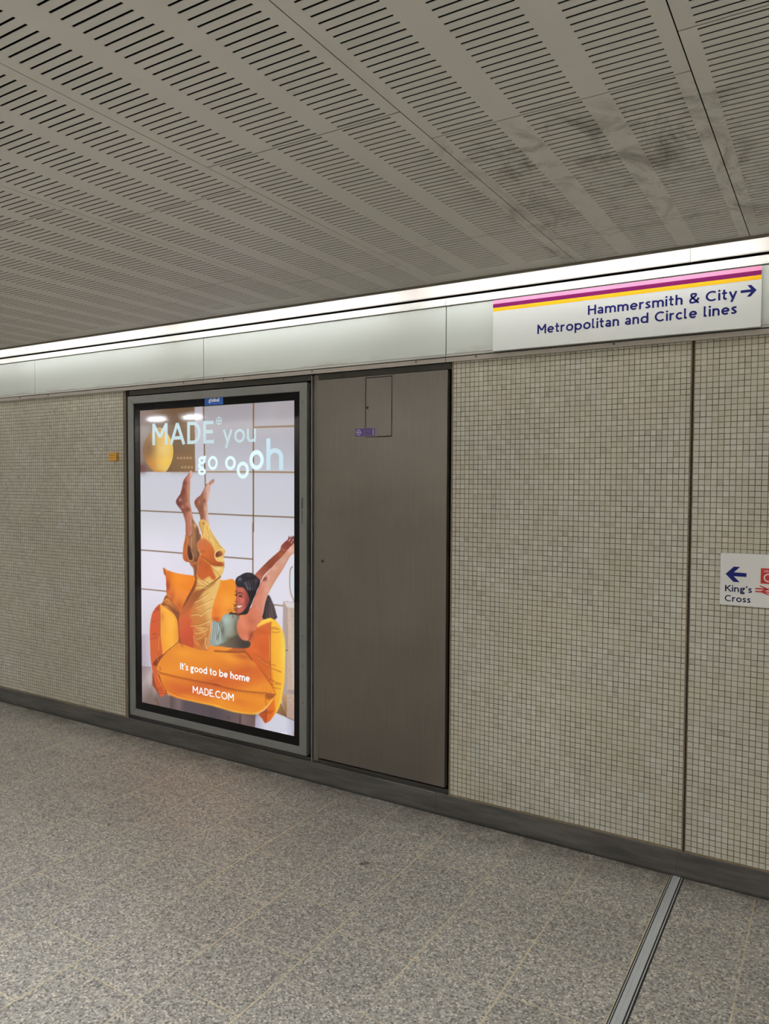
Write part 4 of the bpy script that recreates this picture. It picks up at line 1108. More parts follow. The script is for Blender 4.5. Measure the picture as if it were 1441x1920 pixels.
('s',[(1549,1585),(1587,1614),(1600,1637)],(140,96,110),{'a':0.6,'w':6}),
('clip',[],(0,0,0),{'s':1}),
('s',[(1311,1863),(1291,1880),(1274,1874)],(40,16,16),{'w':8}),
('s',[(1312,1883),(1291,1895),(1278,1891)],(40,16,16),{'w':8}),
('s',[(1314,1902),(1297,1914),(1278,1910)],(40,16,16),{'w':8}),
('s',[(1317,1917),(1301,1928),(1284,1925)],(40,16,16),{'w':8}),
('s',[(1314,1937),(1301,1935)],(40,16,16),{'w':8}),
('p',[(1211,1973),(1238,1949),(1264,1954),(1317,1949),(1349,1958),(1323,1982),(1291,1968),(1251,1970)],(26,18,22),{}),
('s',[(1238,1963),(1264,1976),(1264,2000)],(60,60,54),{'w':8}),
('b',[(1323,1970),(26,13)],(180,92,62),{'a':0.9}),
('p',[(714,613),(694,634),(674,658),(654,672),(628,695),(611,724),(604,752),(594,790),(580,823),(573,843),(543,871),(515,905),(512,929),(532,957),(565,985),(598,1018),(618,1055),(635,1097),(644,1140),(647,1253),(663,1319),(775,1314),(834,1218),(802,1167),(763,1108),(744,1061),(731,1014),(715,958),(706,912),(706,846),(710,780),(713,733),(710,695),(734,667),(742,630),(734,616)],[((580,828),(110,48,38)),((647,828),(150,84,60)),((713,827),(196,146,122))],{}),
('clip',[(714,613),(694,634),(674,658),(654,672),(628,695),(611,724),(604,752),(594,790),(580,823),(573,843),(543,871),(515,905),(512,929),(532,957),(565,985),(598,1018),(618,1055),(635,1097),(644,1140),(647,1253),(663,1319),(775,1314),(834,1218),(802,1167),(763,1108),(744,1061),(731,1014),(715,958),(706,912),(706,846),(710,780),(713,733),(710,695),(734,667),(742,630),(734,616)],(0,0,0),{'s':1}),
('b',[(721,644),(26,37)],(226,170,176),{'a':0.9}),
('b',[(687,710),(40,28)],(196,112,116),{'a':0.9}),
('b',[(641,733),(33,29)],(110,46,42),{'a':0.9}),
('b',[(620,814),(33,52)],(116,48,38),{'a':0.9}),
('b',[(686,808),(27,66)],(184,134,96),{'a':0.8}),
('b',[(573,899),(33,29)],(184,132,136),{'a':0.9}),
('b',[(532,929),(27,28)],(110,52,40),{'a':0.8}),
('b',[(633,908),(40,38)],(130,80,54),{'a':0.7}),
('b',[(672,940),(40,24)],(186,130,98),{'a':0.7}),
('b',[(606,970),(46,28)],(178,130,112),{'a':0.7}),
('b',[(672,992),(59,33)],(126,58,44),{'a':0.95}),
('b',[(691,1077),(72,56)],(184,112,90),{'a':0.8}),
('b',[(697,1176),(59,75)],(186,106,86),{'a':0.9}),
('b',[(769,1192),(46,75)],(120,80,48),{'a':0.8}),
('s',[(661,672),(681,670)],(120,60,54),{'a':0.7,'w':5}),
('s',[(670,662),(690,659)],(120,60,54),{'a':0.7,'w':5}),
('s',[(680,651),(700,649)],(120,60,54),{'a':0.7,'w':5}),
('s',[(689,641),(709,639)],(120,60,54),{'a':0.7,'w':5}),
('clip',[],(0,0,0),{'s':1}),
('p',[(1026,694),(1004,697),(972,718),(940,737),(918,751),(895,788),(869,825),(843,853),(804,875),(774,901),(765,925),(777,957),(810,994),(829,1026),(842,1063),(845,1096),(835,1143),(873,1198),(969,1194),(960,1129),(951,1079),(948,1023),(942,963),(939,917),(958,866),(974,815),(981,764),(1010,741),(1032,718)],[((830,919),(140,82,58)),((881,918),(150,92,66)),((939,917),(206,158,140))],{}),
('clip',[(1026,694),(1004,697),(972,718),(940,737),(918,751),(895,788),(869,825),(843,853),(804,875),(774,901),(765,925),(777,957),(810,994),(829,1026),(842,1063),(845,1096),(835,1143),(873,1198),(969,1194),(960,1129),(951,1079),(948,1023),(942,963),(939,917),(958,866),(974,815),(981,764),(1010,741),(1032,718)],(0,0,0),{'s':1}),
('b',[(953,746),(31,23)],(220,176,166),{'a':0.8}),
('b',[(1003,723),(32,23)],(196,140,126),{'a':0.7}),
('b',[(972,737),(15,18)],(110,50,42),{'a':0.7}),
('b',[(927,788),(32,41)],(196,150,142),{'a':0.8}),
('b',[(901,834),(26,33)],(176,116,104),{'a':0.8}),
('b',[(958,843),(26,69)],(216,176,166),{'a':0.8}),
('b',[(791,915),(32,33)],(136,56,38),{'a':0.9}),
('b',[(830,919),(25,28)],(190,134,118),{'a':0.6}),
('b',[(901,904),(19,23)],(96,54,42),{'a':0.9}),
('b',[(855,984),(39,60)],(130,74,46),{'a':0.9}),
('b',[(913,978),(32,42)],(206,166,148),{'a':0.8}),
('b',[(938,1065),(32,93)],(222,182,176),{'a':0.8}),
('b',[(868,1049),(25,46)],(134,76,50),{'a':0.8}),
('s',[(981,709),(997,732)],(110,52,44),{'a':0.8,'w':5}),
('s',[(995,704),(1009,726)],(110,52,44),{'a':0.8,'w':5}),
('s',[(1009,700),(1020,721)],(110,52,44),{'a':0.8,'w':5}),
('s',[(1023,695),(1031,715)],(110,52,44),{'a':0.8,'w':5}),
('s',[(856,844),(882,806),(908,769),(940,737)],(92,36,28),{'a':0.7,'f':6,'w':9}),
('clip',[],(0,0,0),{'s':1}),
('p',[(644,1234),(633,1287),(613,1345),(605,1407),(603,1464),(621,1496),(655,1508),(691,1511),(708,1534),(744,1565),(753,1607),(756,1640),(786,1661),(838,1583),(852,1441),(853,1310),(850,1235),(834,1222),(821,1176),(802,1144),(770,1112),(731,1089),(736,1212),(690,1251),(663,1247)],[((616,1406),(190,98,46)),((662,1404),(176,86,40)),((722,1306),(150,98,66)),((801,1350),(128,86,62)),((839,1395),(150,76,34))],{}),
('clip',[(644,1234),(633,1287),(613,1345),(605,1407),(603,1464),(621,1496),(655,1508),(691,1511),(708,1534),(744,1565),(753,1607),(756,1640),(786,1661),(838,1583),(852,1441),(853,1310),(850,1235),(834,1222),(821,1176),(802,1144),(770,1112),(731,1089),(736,1212),(690,1251),(663,1247)],(0,0,0),{'s':1}),
('b',[(636,1405),(33,105)],(200,106,52),{'a':0.8}),
('b',[(759,1258),(33,141)],(176,124,80),{'a':0.7}),
('b',[(776,1144),(33,33)],(216,172,96),{'a':0.9}),
('b',[(802,1228),(19,80)],(104,74,50),{'a':0.9}),
('b',[(696,1298),(27,62)],(170,112,84),{'a':0.8}),
('p',[(669,1342),(702,1355),(728,1382),(738,1438),(731,1481),(701,1489),(675,1460),(662,1404)],[((696,1355),(96,46,32)),((695,1478),(64,18,16))],{'f':5}),
('s',[(657,1248),(670,1309),(659,1385),(668,1451),(695,1492),(738,1485),(748,1447),(725,1401),(722,1354),(729,1259)],(226,168,88),{'a':0.8,'w':8}),
('b',[(787,1416),(33,57)],(128,94,78),{'a':0.9}),
('b',[(774,1478),(39,24)],(112,54,30),{'a':0.8}),
('b',[(747,1532),(59,33)],(180,84,34),{'a':0.8}),
('b',[(814,1274),(39,28)],(96,76,64),{'a':0.85}),
('s',[(801,1359),(813,1406),(806,1472),(780,1492)],(70,34,24),{'a':0.7,'f':5,'w':10}),
('s',[(701,1525),(760,1517),(800,1500)],(220,140,60),{'a':0.6,'w':7}),
('s',[(767,1540),(786,1567),(773,1615)],(98,54,50),{'a':0.7,'f':6,'w':14}),
('clip',[],(0,0,0),{'s':1}),
('p',[(880,1083),(841,1096),(822,1124),(835,1161),(850,1198),(866,1235),(840,1273),(808,1303),(794,1341),(807,1387),(833,1419),(806,1481),(800,1538),(789,1614),(766,1682),(746,1730),(699,1801),(649,1869),(571,2000),(548,2063),(539,2154),(540,2226),(551,2283),(575,2319),(649,2335),(741,2348),(843,2354),(911,2351),(950,2338),(963,2252),(984,2156),(993,2076),(989,2025),(993,1968),(1022,1868),(1067,1772),(1099,1695),(1112,1625),(1137,1587),(1156,1535),(1159,1489),(1153,1453),(1153,1416),(1172,1378),(1160,1361),(1113,1326),(1063,1273),(1007,1211),(969,1157),(938,1111)],[((571,1983),(204,100,40)),((798,1821),(196,128,60)),((876,1815),(220,170,96)),((1029,1802),(228,184,106))],{}),
('clip',[(880,1083),(841,1096),(822,1124),(835,1161),(850,1198),(866,1235),(840,1273),(808,1303),(794,1341),(807,1387),(833,1419),(806,1481),(800,1538),(789,1614),(766,1682),(746,1730),(699,1801),(649,1869),(571,2000),(548,2063),(539,2154),(540,2226),(551,2283),(575,2319),(649,2335),(741,2348),(843,2354),(911,2351),(950,2338),(963,2252),(984,2156),(993,2076),(989,2025),(993,1968),(1022,1868),(1067,1772),(1099,1695),(1112,1625),(1137,1587),(1156,1535),(1159,1489),(1153,1453),(1153,1416),(1172,1378),(1160,1361),(1113,1326),(1063,1273),(1007,1211),(969,1157),(938,1111)],(0,0,0),{'s':1}),
('p',[(777,1079),(1220,1066),(1218,1422),(774,1445)],[((827,1255),(176,112,56)),((879,1206),(226,176,92)),((969,1203),(234,194,112)),((1032,1224),(222,176,92))],{'f':30,'s':0}),
('p',[(840,1273),(892,1266),(937,1283),(981,1314),(1013,1349),(1031,1390),(1031,1432),(1056,1472),(1119,1477),(1143,1517),(1031,1524),(955,1496),(891,1458),(839,1414),(801,1369),(801,1322)],[((840,1301),(200,112,66)),((936,1390),(206,104,44)),((1062,1508),(176,80,30))],{'f':8}),
('p',[(833,1419),(891,1458),(967,1505),(999,1554),(1024,1599),(1049,1643),(1005,1660),(954,1631),(877,1669),(805,1641),(789,1609),(800,1538),(810,1481)],[((813,1443),(206,112,50)),((877,1533),(196,92,38)),((998,1619),(200,92,34))],{'f':8}),
('b',[(839,1503),(64,42)],(166,74,32),{'a':0.5}),
('b',[(922,1545),(39,46)],(166,72,28),{'a':0.45}),
('b',[(878,1393),(39,14)],(160,72,50),{'a':0.6}),
('s',[(814,1378),(852,1427),(904,1476),(967,1505)],(244,190,100),{'a':0.7,'w':6}),
('s',[(865,1440),(942,1483),(1018,1516),(1119,1514)],(140,58,22),{'a':0.7,'f':8,'w':16}),
('p',[(1044,1408),(1069,1383),(1113,1377),(1138,1407),(1113,1427),(1063,1439),(1044,1431)],[((1050,1426),(96,40,22)),((1125,1399),(170,92,58))],{'f':4}),
('s',[(1034,1431),(1038,1403),(1069,1379),(1113,1363)],(246,214,140),{'a':0.8,'w':9}),
('s',[(1037,1440),(1069,1471),(1125,1472),(1153,1453)],(244,214,136),{'a':0.8,'w':12}),
('b',[(1113,1450),(49,19)],(240,208,130),{'a':0.8}),
('b',[(1132,1362),(37,27)],(236,200,120),{'a':0.8}),
('b',[(1150,1508),(25,27)],(170,106,40),{'a':0.8}),
('b',[(1081,1549),(56,27)],(236,206,140),{'a':0.85}),
('b',[(1081,1595),(43,32)],(226,184,104),{'a':0.8}),
('s',[(886,1150),(880,1188),(873,1235)],(150,104,48),{'a':0.65,'f':4,'w':8}),
('s',[(900,1152),(894,1190),(887,1237)],(250,222,150),{'a':0.5,'f':4,'w':9}),
('s',[(931,1149),(956,1213),(994,1262)],(150,104,48),{'a':0.65,'f':4,'w':8}),
('s',[(945,1151),(970,1215),(1008,1264)],(250,222,150),{'a':0.5,'f':4,'w':9}),
('s',[(969,1180),(1007,1239),(1070,1300)],(150,104,48),{'a':0.65,'f':4,'w':8}),
('s',[(983,1182),(1021,1241),(1083,1303)],(250,222,150),{'a':0.5,'f':4,'w':9}),
('s',[(950,1241),(969,1286),(1006,1317)],(150,104,48),{'a':0.65,'f':4,'w':8}),
('s',[(964,1243),(983,1289),(1020,1319)],(250,222,150),{'a':0.5,'f':4,'w':9}),
('s',[(1070,1300),(1101,1331),(1132,1348)],(150,104,48),{'a':0.65,'f':4,'w':8}),
('s',[(1083,1303),(1114,1333),(1145,1350)],(250,222,150),{'a':0.5,'f':4,'w':9}),
('b',[(886,1122),(20,23)],(120,84,44),{'a':0.8}),
('b',[(866,1253),(26,28)],(246,196,110),{'a':0.7}),
('s',[(1106,1621),(1049,1662),(966,1709),(902,1747),(824,1791)],(104,54,18),{'a':0.85,'f':4,'w':12}),
('s',[(1112,1630),(1055,1673),(966,1723),(915,1755)],(244,204,120),{'a':0.5,'f':4,'w':9}),
('s',[(993,1540),(1056,1583),(1106,1621)],(150,106,54),{'a':0.8,'w':5}),
('p',[(764,1625),(799,1659),(771,1757),(692,1865),(634,1942),(568,2000),(549,2069),(561,1990),(649,1869),(685,1753),(714,1680)],[((757,1661),(150,74,28)),((649,1848),(124,56,22)),((568,2000),(150,66,26))],{'f':6}),
('p',[(756,1799),(848,1766),(924,1735),(1028,1673),(1028,1698),(896,1778),(812,1856),(705,1967),(626,2036),(553,2068),(575,2004),(670,1893)],[((966,1712),(176,116,56)),((791,1817),(150,80,34)),((612,2006),(190,92,36))],{'f':10}),
('p',[(549,2064),(647,2028),(720,1960),(683,2051),(719,2078),(704,2121),(761,2135),(746,2271),(745,2352),(645,2343),(558,2322),(534,2221),(534,2127)],[((575,2061),(206,96,40)),((610,2213),(204,78,40)),((717,2253),(190,74,36))],{'f':8}),
('s',[(792,1664),(862,1695),(931,1725)],(150,96,40),{'a':0.6,'f':5,'w':8}),
('s',[(792,1675),(862,1706),(931,1736)],(250,216,140),{'a':0.5,'f':5,'w':11}),
('s',[(827,1662),(890,1678),(959,1703)],(150,96,40),{'a':0.6,'f':5,'w':8}),
('s',[(827,1673),(890,1689),(959,1714)],(250,216,140),{'a':0.5,'f':5,'w':11}),
('s',[(778,1746),(834,1732),(918,1736)],(150,96,40),{'a':0.6,'f':5,'w':8}),
('s',[(778,1758),(834,1743),(917,1747)],(250,216,140),{'a':0.5,'f':5,'w':11}),
('s',[(763,1890),(847,1853),(945,1794)],(150,96,40),{'a':0.6,'f':5,'w':8}),
('s',[(763,1901),(847,1864),(945,1805)],(250,216,140),{'a':0.5,'f':5,'w':11}),
('s',[(791,1939),(875,1901),(999,1850)],(150,96,40),{'a':0.6,'f':5,'w':8}),
('s',[(790,1950),(875,1912),(999,1861)],(250,216,140),{'a':0.5,'f':5,'w':11}),
('s',[(711,2125),(825,2109),(978,2043)],(150,96,40),{'a':0.6,'f':5,'w':8}),
('s',[(711,2136),(824,2120),(978,2054)],(250,216,140),{'a':0.5,'f':5,'w':11}),
('s',[(719,2022),(790,2005),(860,2009)],(150,96,40),{'a':0.6,'f':5,'w':8}),
('s',[(719,2033),(790,2016),(860,2020)],(250,216,140),{'a':0.5,'f':5,'w':11}),
('s',[(846,2015),(930,1957),(999,1930)],(150,96,40),{'a':0.6,'f':5,'w':8}),
('s',[(846,2026),(930,1968),(999,1941)],(250,216,140),{'a':0.5,'f':5,'w':11}),
('s',[(789,2138),(859,2125),(950,2131)],(150,96,40),{'a':0.6,'f':5,'w':8}),
('s',[(789,2149),(859,2137),(950,2142)],(250,216,140),{'a':0.5,'f':5,'w':11}),
('s',[(761,2192),(845,2178),(922,2144)],(150,96,40),{'a':0.6,'f':5,'w':8}),
('s',[(760,2203),(845,2189),(922,2155)],(250,216,140),{'a':0.5,'f':5,'w':11}),
('s',[(788,2245),(852,2223),(901,2177)],(150,96,40),{'a':0.6,'f':5,'w':8}),
('s',[(788,2256),(852,2234),(901,2188)],(250,216,140),{'a':0.5,'f':5,'w':11}),
('b',[(847,1964),(76,66)],(222,170,88),{'a':0.5}),
('b',[(951,1884),(55,56)],(236,192,112),{'a':0.5}),
('b',[(754,2172),(21,61)],(214,140,70),{'a':0.6}),
('b',[(852,2162),(63,30)],(232,184,100),{'a':0.6}),
('b',[(845,2218),(77,21)],(196,110,44),{'a':0.7}),
('p',[(978,2048),(995,2076),(991,2172),(976,2275),(948,2338),(921,2281),(943,2177),(957,2100)],[((949,2177),(206,140,82)),((991,2172),(222,160,104))],{'f':4}),
('s',[(957,2105),(946,2177),(921,2245),(914,2312)],(150,80,36),{'a':0.7,'w':8}),
('b',[(866,2270),(45,44)],(150,84,40),{'a':0.7}),
('s',[(799,2245),(836,2295),(866,2336)],(150,80,34),{'a':0.7,'w':8}),
('s',[(918,2232),(903,2288),(929,2334)],(246,206,130),{'a':0.7,'w':12}),
('s',[(746,2229),(760,2282),(813,2309)],(226,160,90),{'a':0.7,'w':12}),
('b',[(661,2293),(99,50)],(196,72,34),{'a':0.8}),
('s',[(959,2249),(978,2252)],(150,84,40),{'a':0.6,'w':5}),
('s',[(959,2264),(977,2266)],(150,84,40),{'a':0.6,'w':5}),
('s',[(959,2279),(977,2280)],(150,84,40),{'a':0.6,'w':5}),
('s',[(959,2294),(977,2294)],(150,84,40),{'a':0.6,'w':5}),
('s',[(959,2310),(977,2309)],(150,84,40),{'a':0.6,'w':5}),
('s',[(959,2325),(977,2323)],(150,84,40),{'a':0.6,'w':5}),
('clip',[],(0,0,0),{'s':1}),
('s',[(535,2106),(541,2220),(566,2311),(594,2349)],(104,44,18),{'a':0.7,'f':6,'w':10}),
('b',[(1025,916),(25,82)],(206,206,204),{'a':0.3})]

def paint_advert(ops, W, H):
    """Paint flat shapes (units 0..2000 across, 0..3000 down) into an array; returns HxWx3 sRGB 0..1, row 0 at the top."""
    SS = 2
    w, h = W*SS, H*SS
    img = np.zeros((h, w, 3), np.float32)
    yy, xx = np.mgrid[0:h, 0:w].astype(np.float32)
    X = (xx+.5)/w*2000.0
    Y = (yy+.5)/h*3000.0
    def spline(P, closed):
        n = len(P); out = []
        for i in range(n if closed else n-1):
            if closed:
                p0, p1, p2, p3 = P[(i-1) % n], P[i], P[(i+1) % n], P[(i+2) % n]
            else:
                p0, p1, p2, p3 = P[max(i-1, 0)], P[i], P[i+1], P[min(i+2, n-1)]
            for k in range(6):
                t = k/6.0
                out.append(tuple(.5*((2*p1[a])+(-p0[a]+p2[a])*t+(2*p0[a]-5*p1[a]+4*p2[a]-p3[a])*t*t+(-p0[a]+3*p1[a]-3*p2[a]+p3[a])*t**3) for a in (0, 1)))
        if not closed:
            out.append(tuple(P[-1]))
        return out
    def bbox(P, pad):
        xs = [p[0] for p in P]; ys = [p[1] for p in P]
        a = max(0, int((min(xs)-pad)/2000*w)); b = min(w, int((max(xs)+pad)/2000*w)+2)
        c = max(0, int((min(ys)-pad)/3000*h)); d = min(h, int((max(ys)+pad)/3000*h)+2)
        return a, b, c, d
    def inside(P, x, y):
        m = np.zeros(x.shape, bool); n = len(P)
        for i in range(n):
            x1, y1 = P[i]; x2, y2 = P[(i+1) % n]
            if y1 == y2:
                continue
            c = ((y1 > y) != (y2 > y)) & (x < (x2-x1)*(y-y1)/(y2-y1)+x1)
            m ^= c
        return m.astype(np.float32)
    def blur(m, r):
        k = max(1, int(r/2000*w))
        for _ in range(2):
            for ax in (0, 1):
                p = np.pad(m, [(k+1, k) if a == ax else (0, 0) for a in (0, 1)], mode='edge')
                c = np.cumsum(p, axis=ax)
                n = m.shape[ax]
                if ax == 0:
                    m = (c[2*k+1:2*k+1+n]-c[0:n])/(2*k+1)
                else:
                    m = (c[:, 2*k+1:2*k+1+n]-c[:, 0:n])/(2*k+1)
        return m
    def colour(c, x, y):
        if isinstance(c[0], (int, float)):
            return np.array(c, np.float32)/255.0
        stops = c
        (x0, y0), (x1, y1) = stops[0][0], stops[-1][0]
        d2 = (x1-x0)**2+((y1-y0))**2
        t = ((x-x0)*(x1-x0)+(y-y0)*(y1-y0))/d2
        ts = [((q[0][0]-x0)*(x1-x0)+(q[0][1]-y0)*(y1-y0))/d2 for q in stops]
        return np.stack([np.interp(t, ts, [q[1][k]/255.0 for q in stops]) for k in range(3)], -1)
    stack = []
    for op in ops:
        kind, P, c = op[0], op[1], op[2]
        o = op[3] if len(op) > 3 else {}
        al, fe = o.get('a', 1.0), o.get('f', 0)
        if kind == 'clip':
            stack = [inside(spline(P, True) if o.get('s', 0) else P, X, Y)] if P else []
            continue
        if kind == 'p':
            Q = spline(P, True) if o.get('s', 1) else P
            a, b, cc, d = bbox(Q, 3*fe)
            if b <= a or d <= cc:
                continue
            x, y = X[cc:d, a:b], Y[cc:d, a:b]
            m = inside(Q, x, y)
            if fe:
                m = blur(m, fe)
        elif kind == 's':
            Q = spline(P, False) if o.get('s', 1) else P
            r = o.get('w', 8)/2.0
            a, b, cc, d = bbox(Q, r+3*fe+4)
            if b <= a or d <= cc:
                continue
            x, y = X[cc:d, a:b], Y[cc:d, a:b]
            dist = np.full(x.shape, 1e9, np.float32)
            for i in range(len(Q)-1):
                (x1, y1), (x2, y2) = Q[i], Q[i+1]
                L = (x2-x1)**2+(y2-y1)**2+1e-6
                t = np.clip(((x-x1)*(x2-x1)+(y-y1)*(y2-y1))/L, 0, 1)
                dist = np.minimum(dist, np.hypot(x-x1-t*(x2-x1), y-y1-t*(y2-y1)))
            m = np.clip((r-dist)/(fe+2.4)+.5, 0, 1)
        else:   # 'b' soft ellipse: P = centre, radii
            (cx, cy), (rx, ry) = P
            a, b, cc, d = bbox([(cx-2*rx, cy-2*ry), (cx+2*rx, cy+2*ry)], 0)
            if b <= a or d <= cc:
                continue
            x, y = X[cc:d, a:b], Y[cc:d, a:b]
            m = np.exp(-2.0*(((x-cx)/rx)**2+((y-cy)/ry)**2))
            m = np.where(m < .002, 0, m)
        if stack:
            m = m*stack[0][cc:d, a:b]
        m = (m*al)[..., None]
        img[cc:d, a:b] = img[cc:d, a:b]*(1-m)+colour(c, x, y)*m
    return img.reshape(H, SS, W, SS, 3).mean((1, 3))


def advert(W=430, H=650):
    img = paint_advert(OPS, W, H)[::-1]                # row 0 at the bottom
    l = np.where(img <= .04045, img/12.92, ((img+.055)/1.055)**2.4)
    xs = np.linspace(px_(-6), px_(2006), W+1); zs = np.linspace(pz_(3006), pz_(-6), H+1)
    gx, gz = np.meshgrid(xs, zs)
    co = np.stack([gx, np.full_like(gx, PY), gz], -1).reshape(-1, 3)
    j, i = np.mgrid[0:H, 0:W]
    a = (j*(W+1)+i).ravel()
    f = np.stack([a, a+1, a+W+2, a+W+1], -1)
    me = bpy.data.meshes.new('poster')
    me.vertices.add(len(co)); me.vertices.foreach_set('co', co.astype(np.float32).ravel())
    me.loops.add(f.size); me.loops.foreach_set('vertex_index', f.astype(np.int32).ravel())
    me.polygons.add(len(f)); me.polygons.foreach_set('loop_start', np.arange(0, f.size, 4, dtype=np.int32))
    try:
        me.polygons.foreach_set('loop_total', np.full(len(f), 4, np.int32))
    except Exception:
        pass
    me.update(calc_edges=True)
    att = me.color_attributes.new('ink', 'FLOAT_COLOR', 'POINT')
    p = np.pad(l, ((0, 1), (0, 1), (0, 0)), mode='edge'); q = np.pad(l, ((1, 0), (1, 0), (0, 0)), mode='edge')
    pv = (p+q)/2
    rgba = np.concatenate([pv.reshape(-1, 3), np.ones((pv.shape[0]*pv.shape[1], 1))], 1)
    att.data.foreach_set('color', rgba.astype(np.float32).ravel())
    k = NT('backlit_print')
    at = k.add('ShaderNodeAttribute', attribute_name='ink')
    k.l.new(at.outputs['Color'], k.b.inputs['Emission Color'])
    k.b.inputs['Emission Strength'].default_value = 1.0
    me.materials.append(k.base((.012, .012, .012, 1), .06, 0, .5))
    o = bpy.data.objects.new('poster', me); COL.objects.link(o)
    o.parent = case; o.matrix_parent_inverse = Matrix.Translation(case.location).inverted()
    return o
poster = advert()

def lit_ink(name, rgb):
    k = NT(name)
    k.b.inputs['Emission Color'].default_value = lin(*rgb); k.b.inputs['Emission Strength'].default_value = 1.0
    return k.base((.012, .012, .012, 1), .06)
INK1, INK2, INK3, INK4 = lit_ink('pale_blue_ink', (187, 212, 219)), lit_ink('icy_white_ink', (222, 246, 250)), lit_ink('sky_ink', (196, 224, 236)), lit_ink('white_ink', (247, 247, 250))
LY = PY-.0004
US, UT = (1.1552-.7824)*3.2/2000, (.1368+.4290)*3.2/3000
def words(name, mat, text, s0, s1, base, cap, w=.155, **kw):
    letter(name, mat, poster, text, px_(s0), pz_(base), cap*UT, (s1-s0)*US, w, LY, **kw)
words('headline_lettering', INK1, 'MADE', 177, 1030, 351, 217, .155, gap=.125)
words('headline_lettering', INK1, 'you', 1146, 1558, 351, 174, .14)
words('headline_lettering', INK2, 'go', 817, 1077, 603, 182, .155)
words('headline_lettering', INK2, 'o', 1171, 1308, 605, 180, .165)
words('headline_lettering', INK2, 'o', 1319, 1471, 686, 216, .16)
words('headline_lettering', INK2, 'o', 1476, 1650, 605, 248, .165)
words('headline_lettering', INK3, 'h', 1681, 1879, 609, 281, .145, x=.7)
words('slogan_lettering', INK4, "It's good to be home", 556, 1475, 2589, 69, .18, gap=.085)
words('address_lettering', INK4, 'MADE.COM', 728, 1274, 2801, 72, .155, gap=.1)
t = MB()
ringp = arc(px_(1094), pz_(139), 34*US, 34*UT, 0, 360, 32)[:-1]
L, R = ribbon(ringp, .0050, True)
for i in range(len(ringp)):
    j = (i+1) % len(ringp); t.quad(*[(q[0], LY, q[1]) for q in (L[i], R[i], R[j], L[j])])
cx, cz = px_(1094), pz_(139)
t.quad((cx-.0185, LY+.0001, cz-.003), (cx+.0185, LY+.0001, cz-.003), (cx+.0185, LY+.0001, cz+.003), (cx-.0185, LY+.0001, cz+.003))
t.quad((cx-.003, LY-.0001, cz-.0185), (cx+.003, LY-.0001, cz-.0185), (cx+.003, LY-.0001, cz+.0185), (cx-.003, LY-.0001, cz+.0185))
t.build('plus_mark', INK1, poster)

lab = MB().box(-3.1510, -3.0085, 3.2048, 3.2064, 2.0470, 2.0872).build('blue_label', M['tag_blue'], case)
tag(lab, 'blue label with white lower-case lettering')
t = MB(); write(t, 'global', -3.1185, 2.0642, .0215, .0825, .24, 3.2044, gap=.06); t.build('lettering', M['tag_white'], lab)
for (x, z) in ((-2.437, 2.03), (-2.437, .78), (-2.437, .62), (-2.437, .42)):
    MB().cyl((x, 3.1992, z), .006, 'y', .002, 14).build('frame_plug', M['jamb'], case)
t = MB(); t.box(-2.4445, -2.4375, 3.1994, 3.2002, 1.464, 1.523); t.box(-2.4435, -2.440, 3.1994, 3.2002, 1.385, 1.455)
t.build('frame_print', M['print_dark'], case)

# ------------------------------------------------------------------ steel door beside the poster
DY = 3.2
door = thing('service_door', (-1.964, 3.2, .13), 'plain grey-brown steel service door between poster case and tiles', 'door')
DX0, DX1, DZ0, DZ1 = -2.3425, -1.5865, .1410, 2.1375
HX0, HX1, HZ0, HZ1 = -2.0430, -1.8905, 1.8335, 2.1290
g = .0021
lf = MB()
lf.ring((DX0, DX1, DZ0, DZ1), (HX0-g, HX1+g, HZ0-g, HZ1+g), DY, DY+.03)
leaf = lf.build('door_leaf', M['door'], door)
hatch = MB().box(HX0+g, HX1-g, DY-.0002, DY+.02, HZ0+g, HZ1-g).build('hatch', M['door'], door, bevel=.0006)
MB().box(HX0-.01, HX1+.01, DY+.021, DY+.029, HZ0-.01, HZ1+.005).build('hatch_backing', M['black'], door)
MB().cyl((-2.0327, DY-.0008, 1.980), .0068, 'y', .002, 20).build('keyhole', M['black'], hatch)
MB().cyl((-2.3075, DY-.0008, 1.192), .0072, 'y', .002, 20).build('lock_hole', M['black'], leaf)
# violet sticker across the hatch seam
SX, SZ, SW, SH = -2.1215, 1.8340, .1500, .0465
sx = lambda a: SX+(a-120)/1150*SW
stk = MB().box(SX, SX+SW, DY-.0007, DY-.0002, SZ, SZ+SH).build('sticker', M['tape'], leaf)
tag(stk, 'clear taped sticker with a violet label')
MB().box(sx(245), sx(1150), DY-.0010, DY-.0007, SZ+.003, SZ+SH-.003).build('violet_label', M['violet'], stk)
t = MB()
rp = arc(sx(410), SZ+.0235, .0105, .0125, 0, 360, 28)[:-1]
L, R = ribbon(rp, .0052, True)
for i in range(len(rp)):
    j = (i+1) % len(rp); t.quad(*[(q[0], DY-.0012, q[1]) for q in (L[i], R[i], R[j], L[j])])
t.box(sx(292), sx(530), DY-.0012, DY-.0011, SZ+.0205, SZ+.0265)
t.box(sx(1055), sx(1090), DY-.0012, DY-.0011, SZ+.009, SZ+.041)
t.build('roundel_print', M['lilac'], stk)
t = MB()
for i, (a, c) in enumerate(((600, 640), (655, 690), (735, 770), (785, 850), (880, 935))):
    t.box(sx(a), sx(c), DY-.0012, DY-.0011, SZ+.0285, SZ+.0300+.003*(i % 2)); t.box(sx(a), sx(a)+.002, DY-.0012, DY-.0011, SZ+.0255, SZ+.034)
for i, (a, c) in enumerate(((605, 640), (650, 690), (730, 775))):
    t.box(sx(a), sx(c), DY-.0012, DY-.0011, SZ+.0135, SZ+.0155); t.box(sx(a), sx(a)+.002, DY-.0012, DY-.0011, SZ+.0115, SZ+.019)
t.build('faded_lettering', M['mauve'], stk)

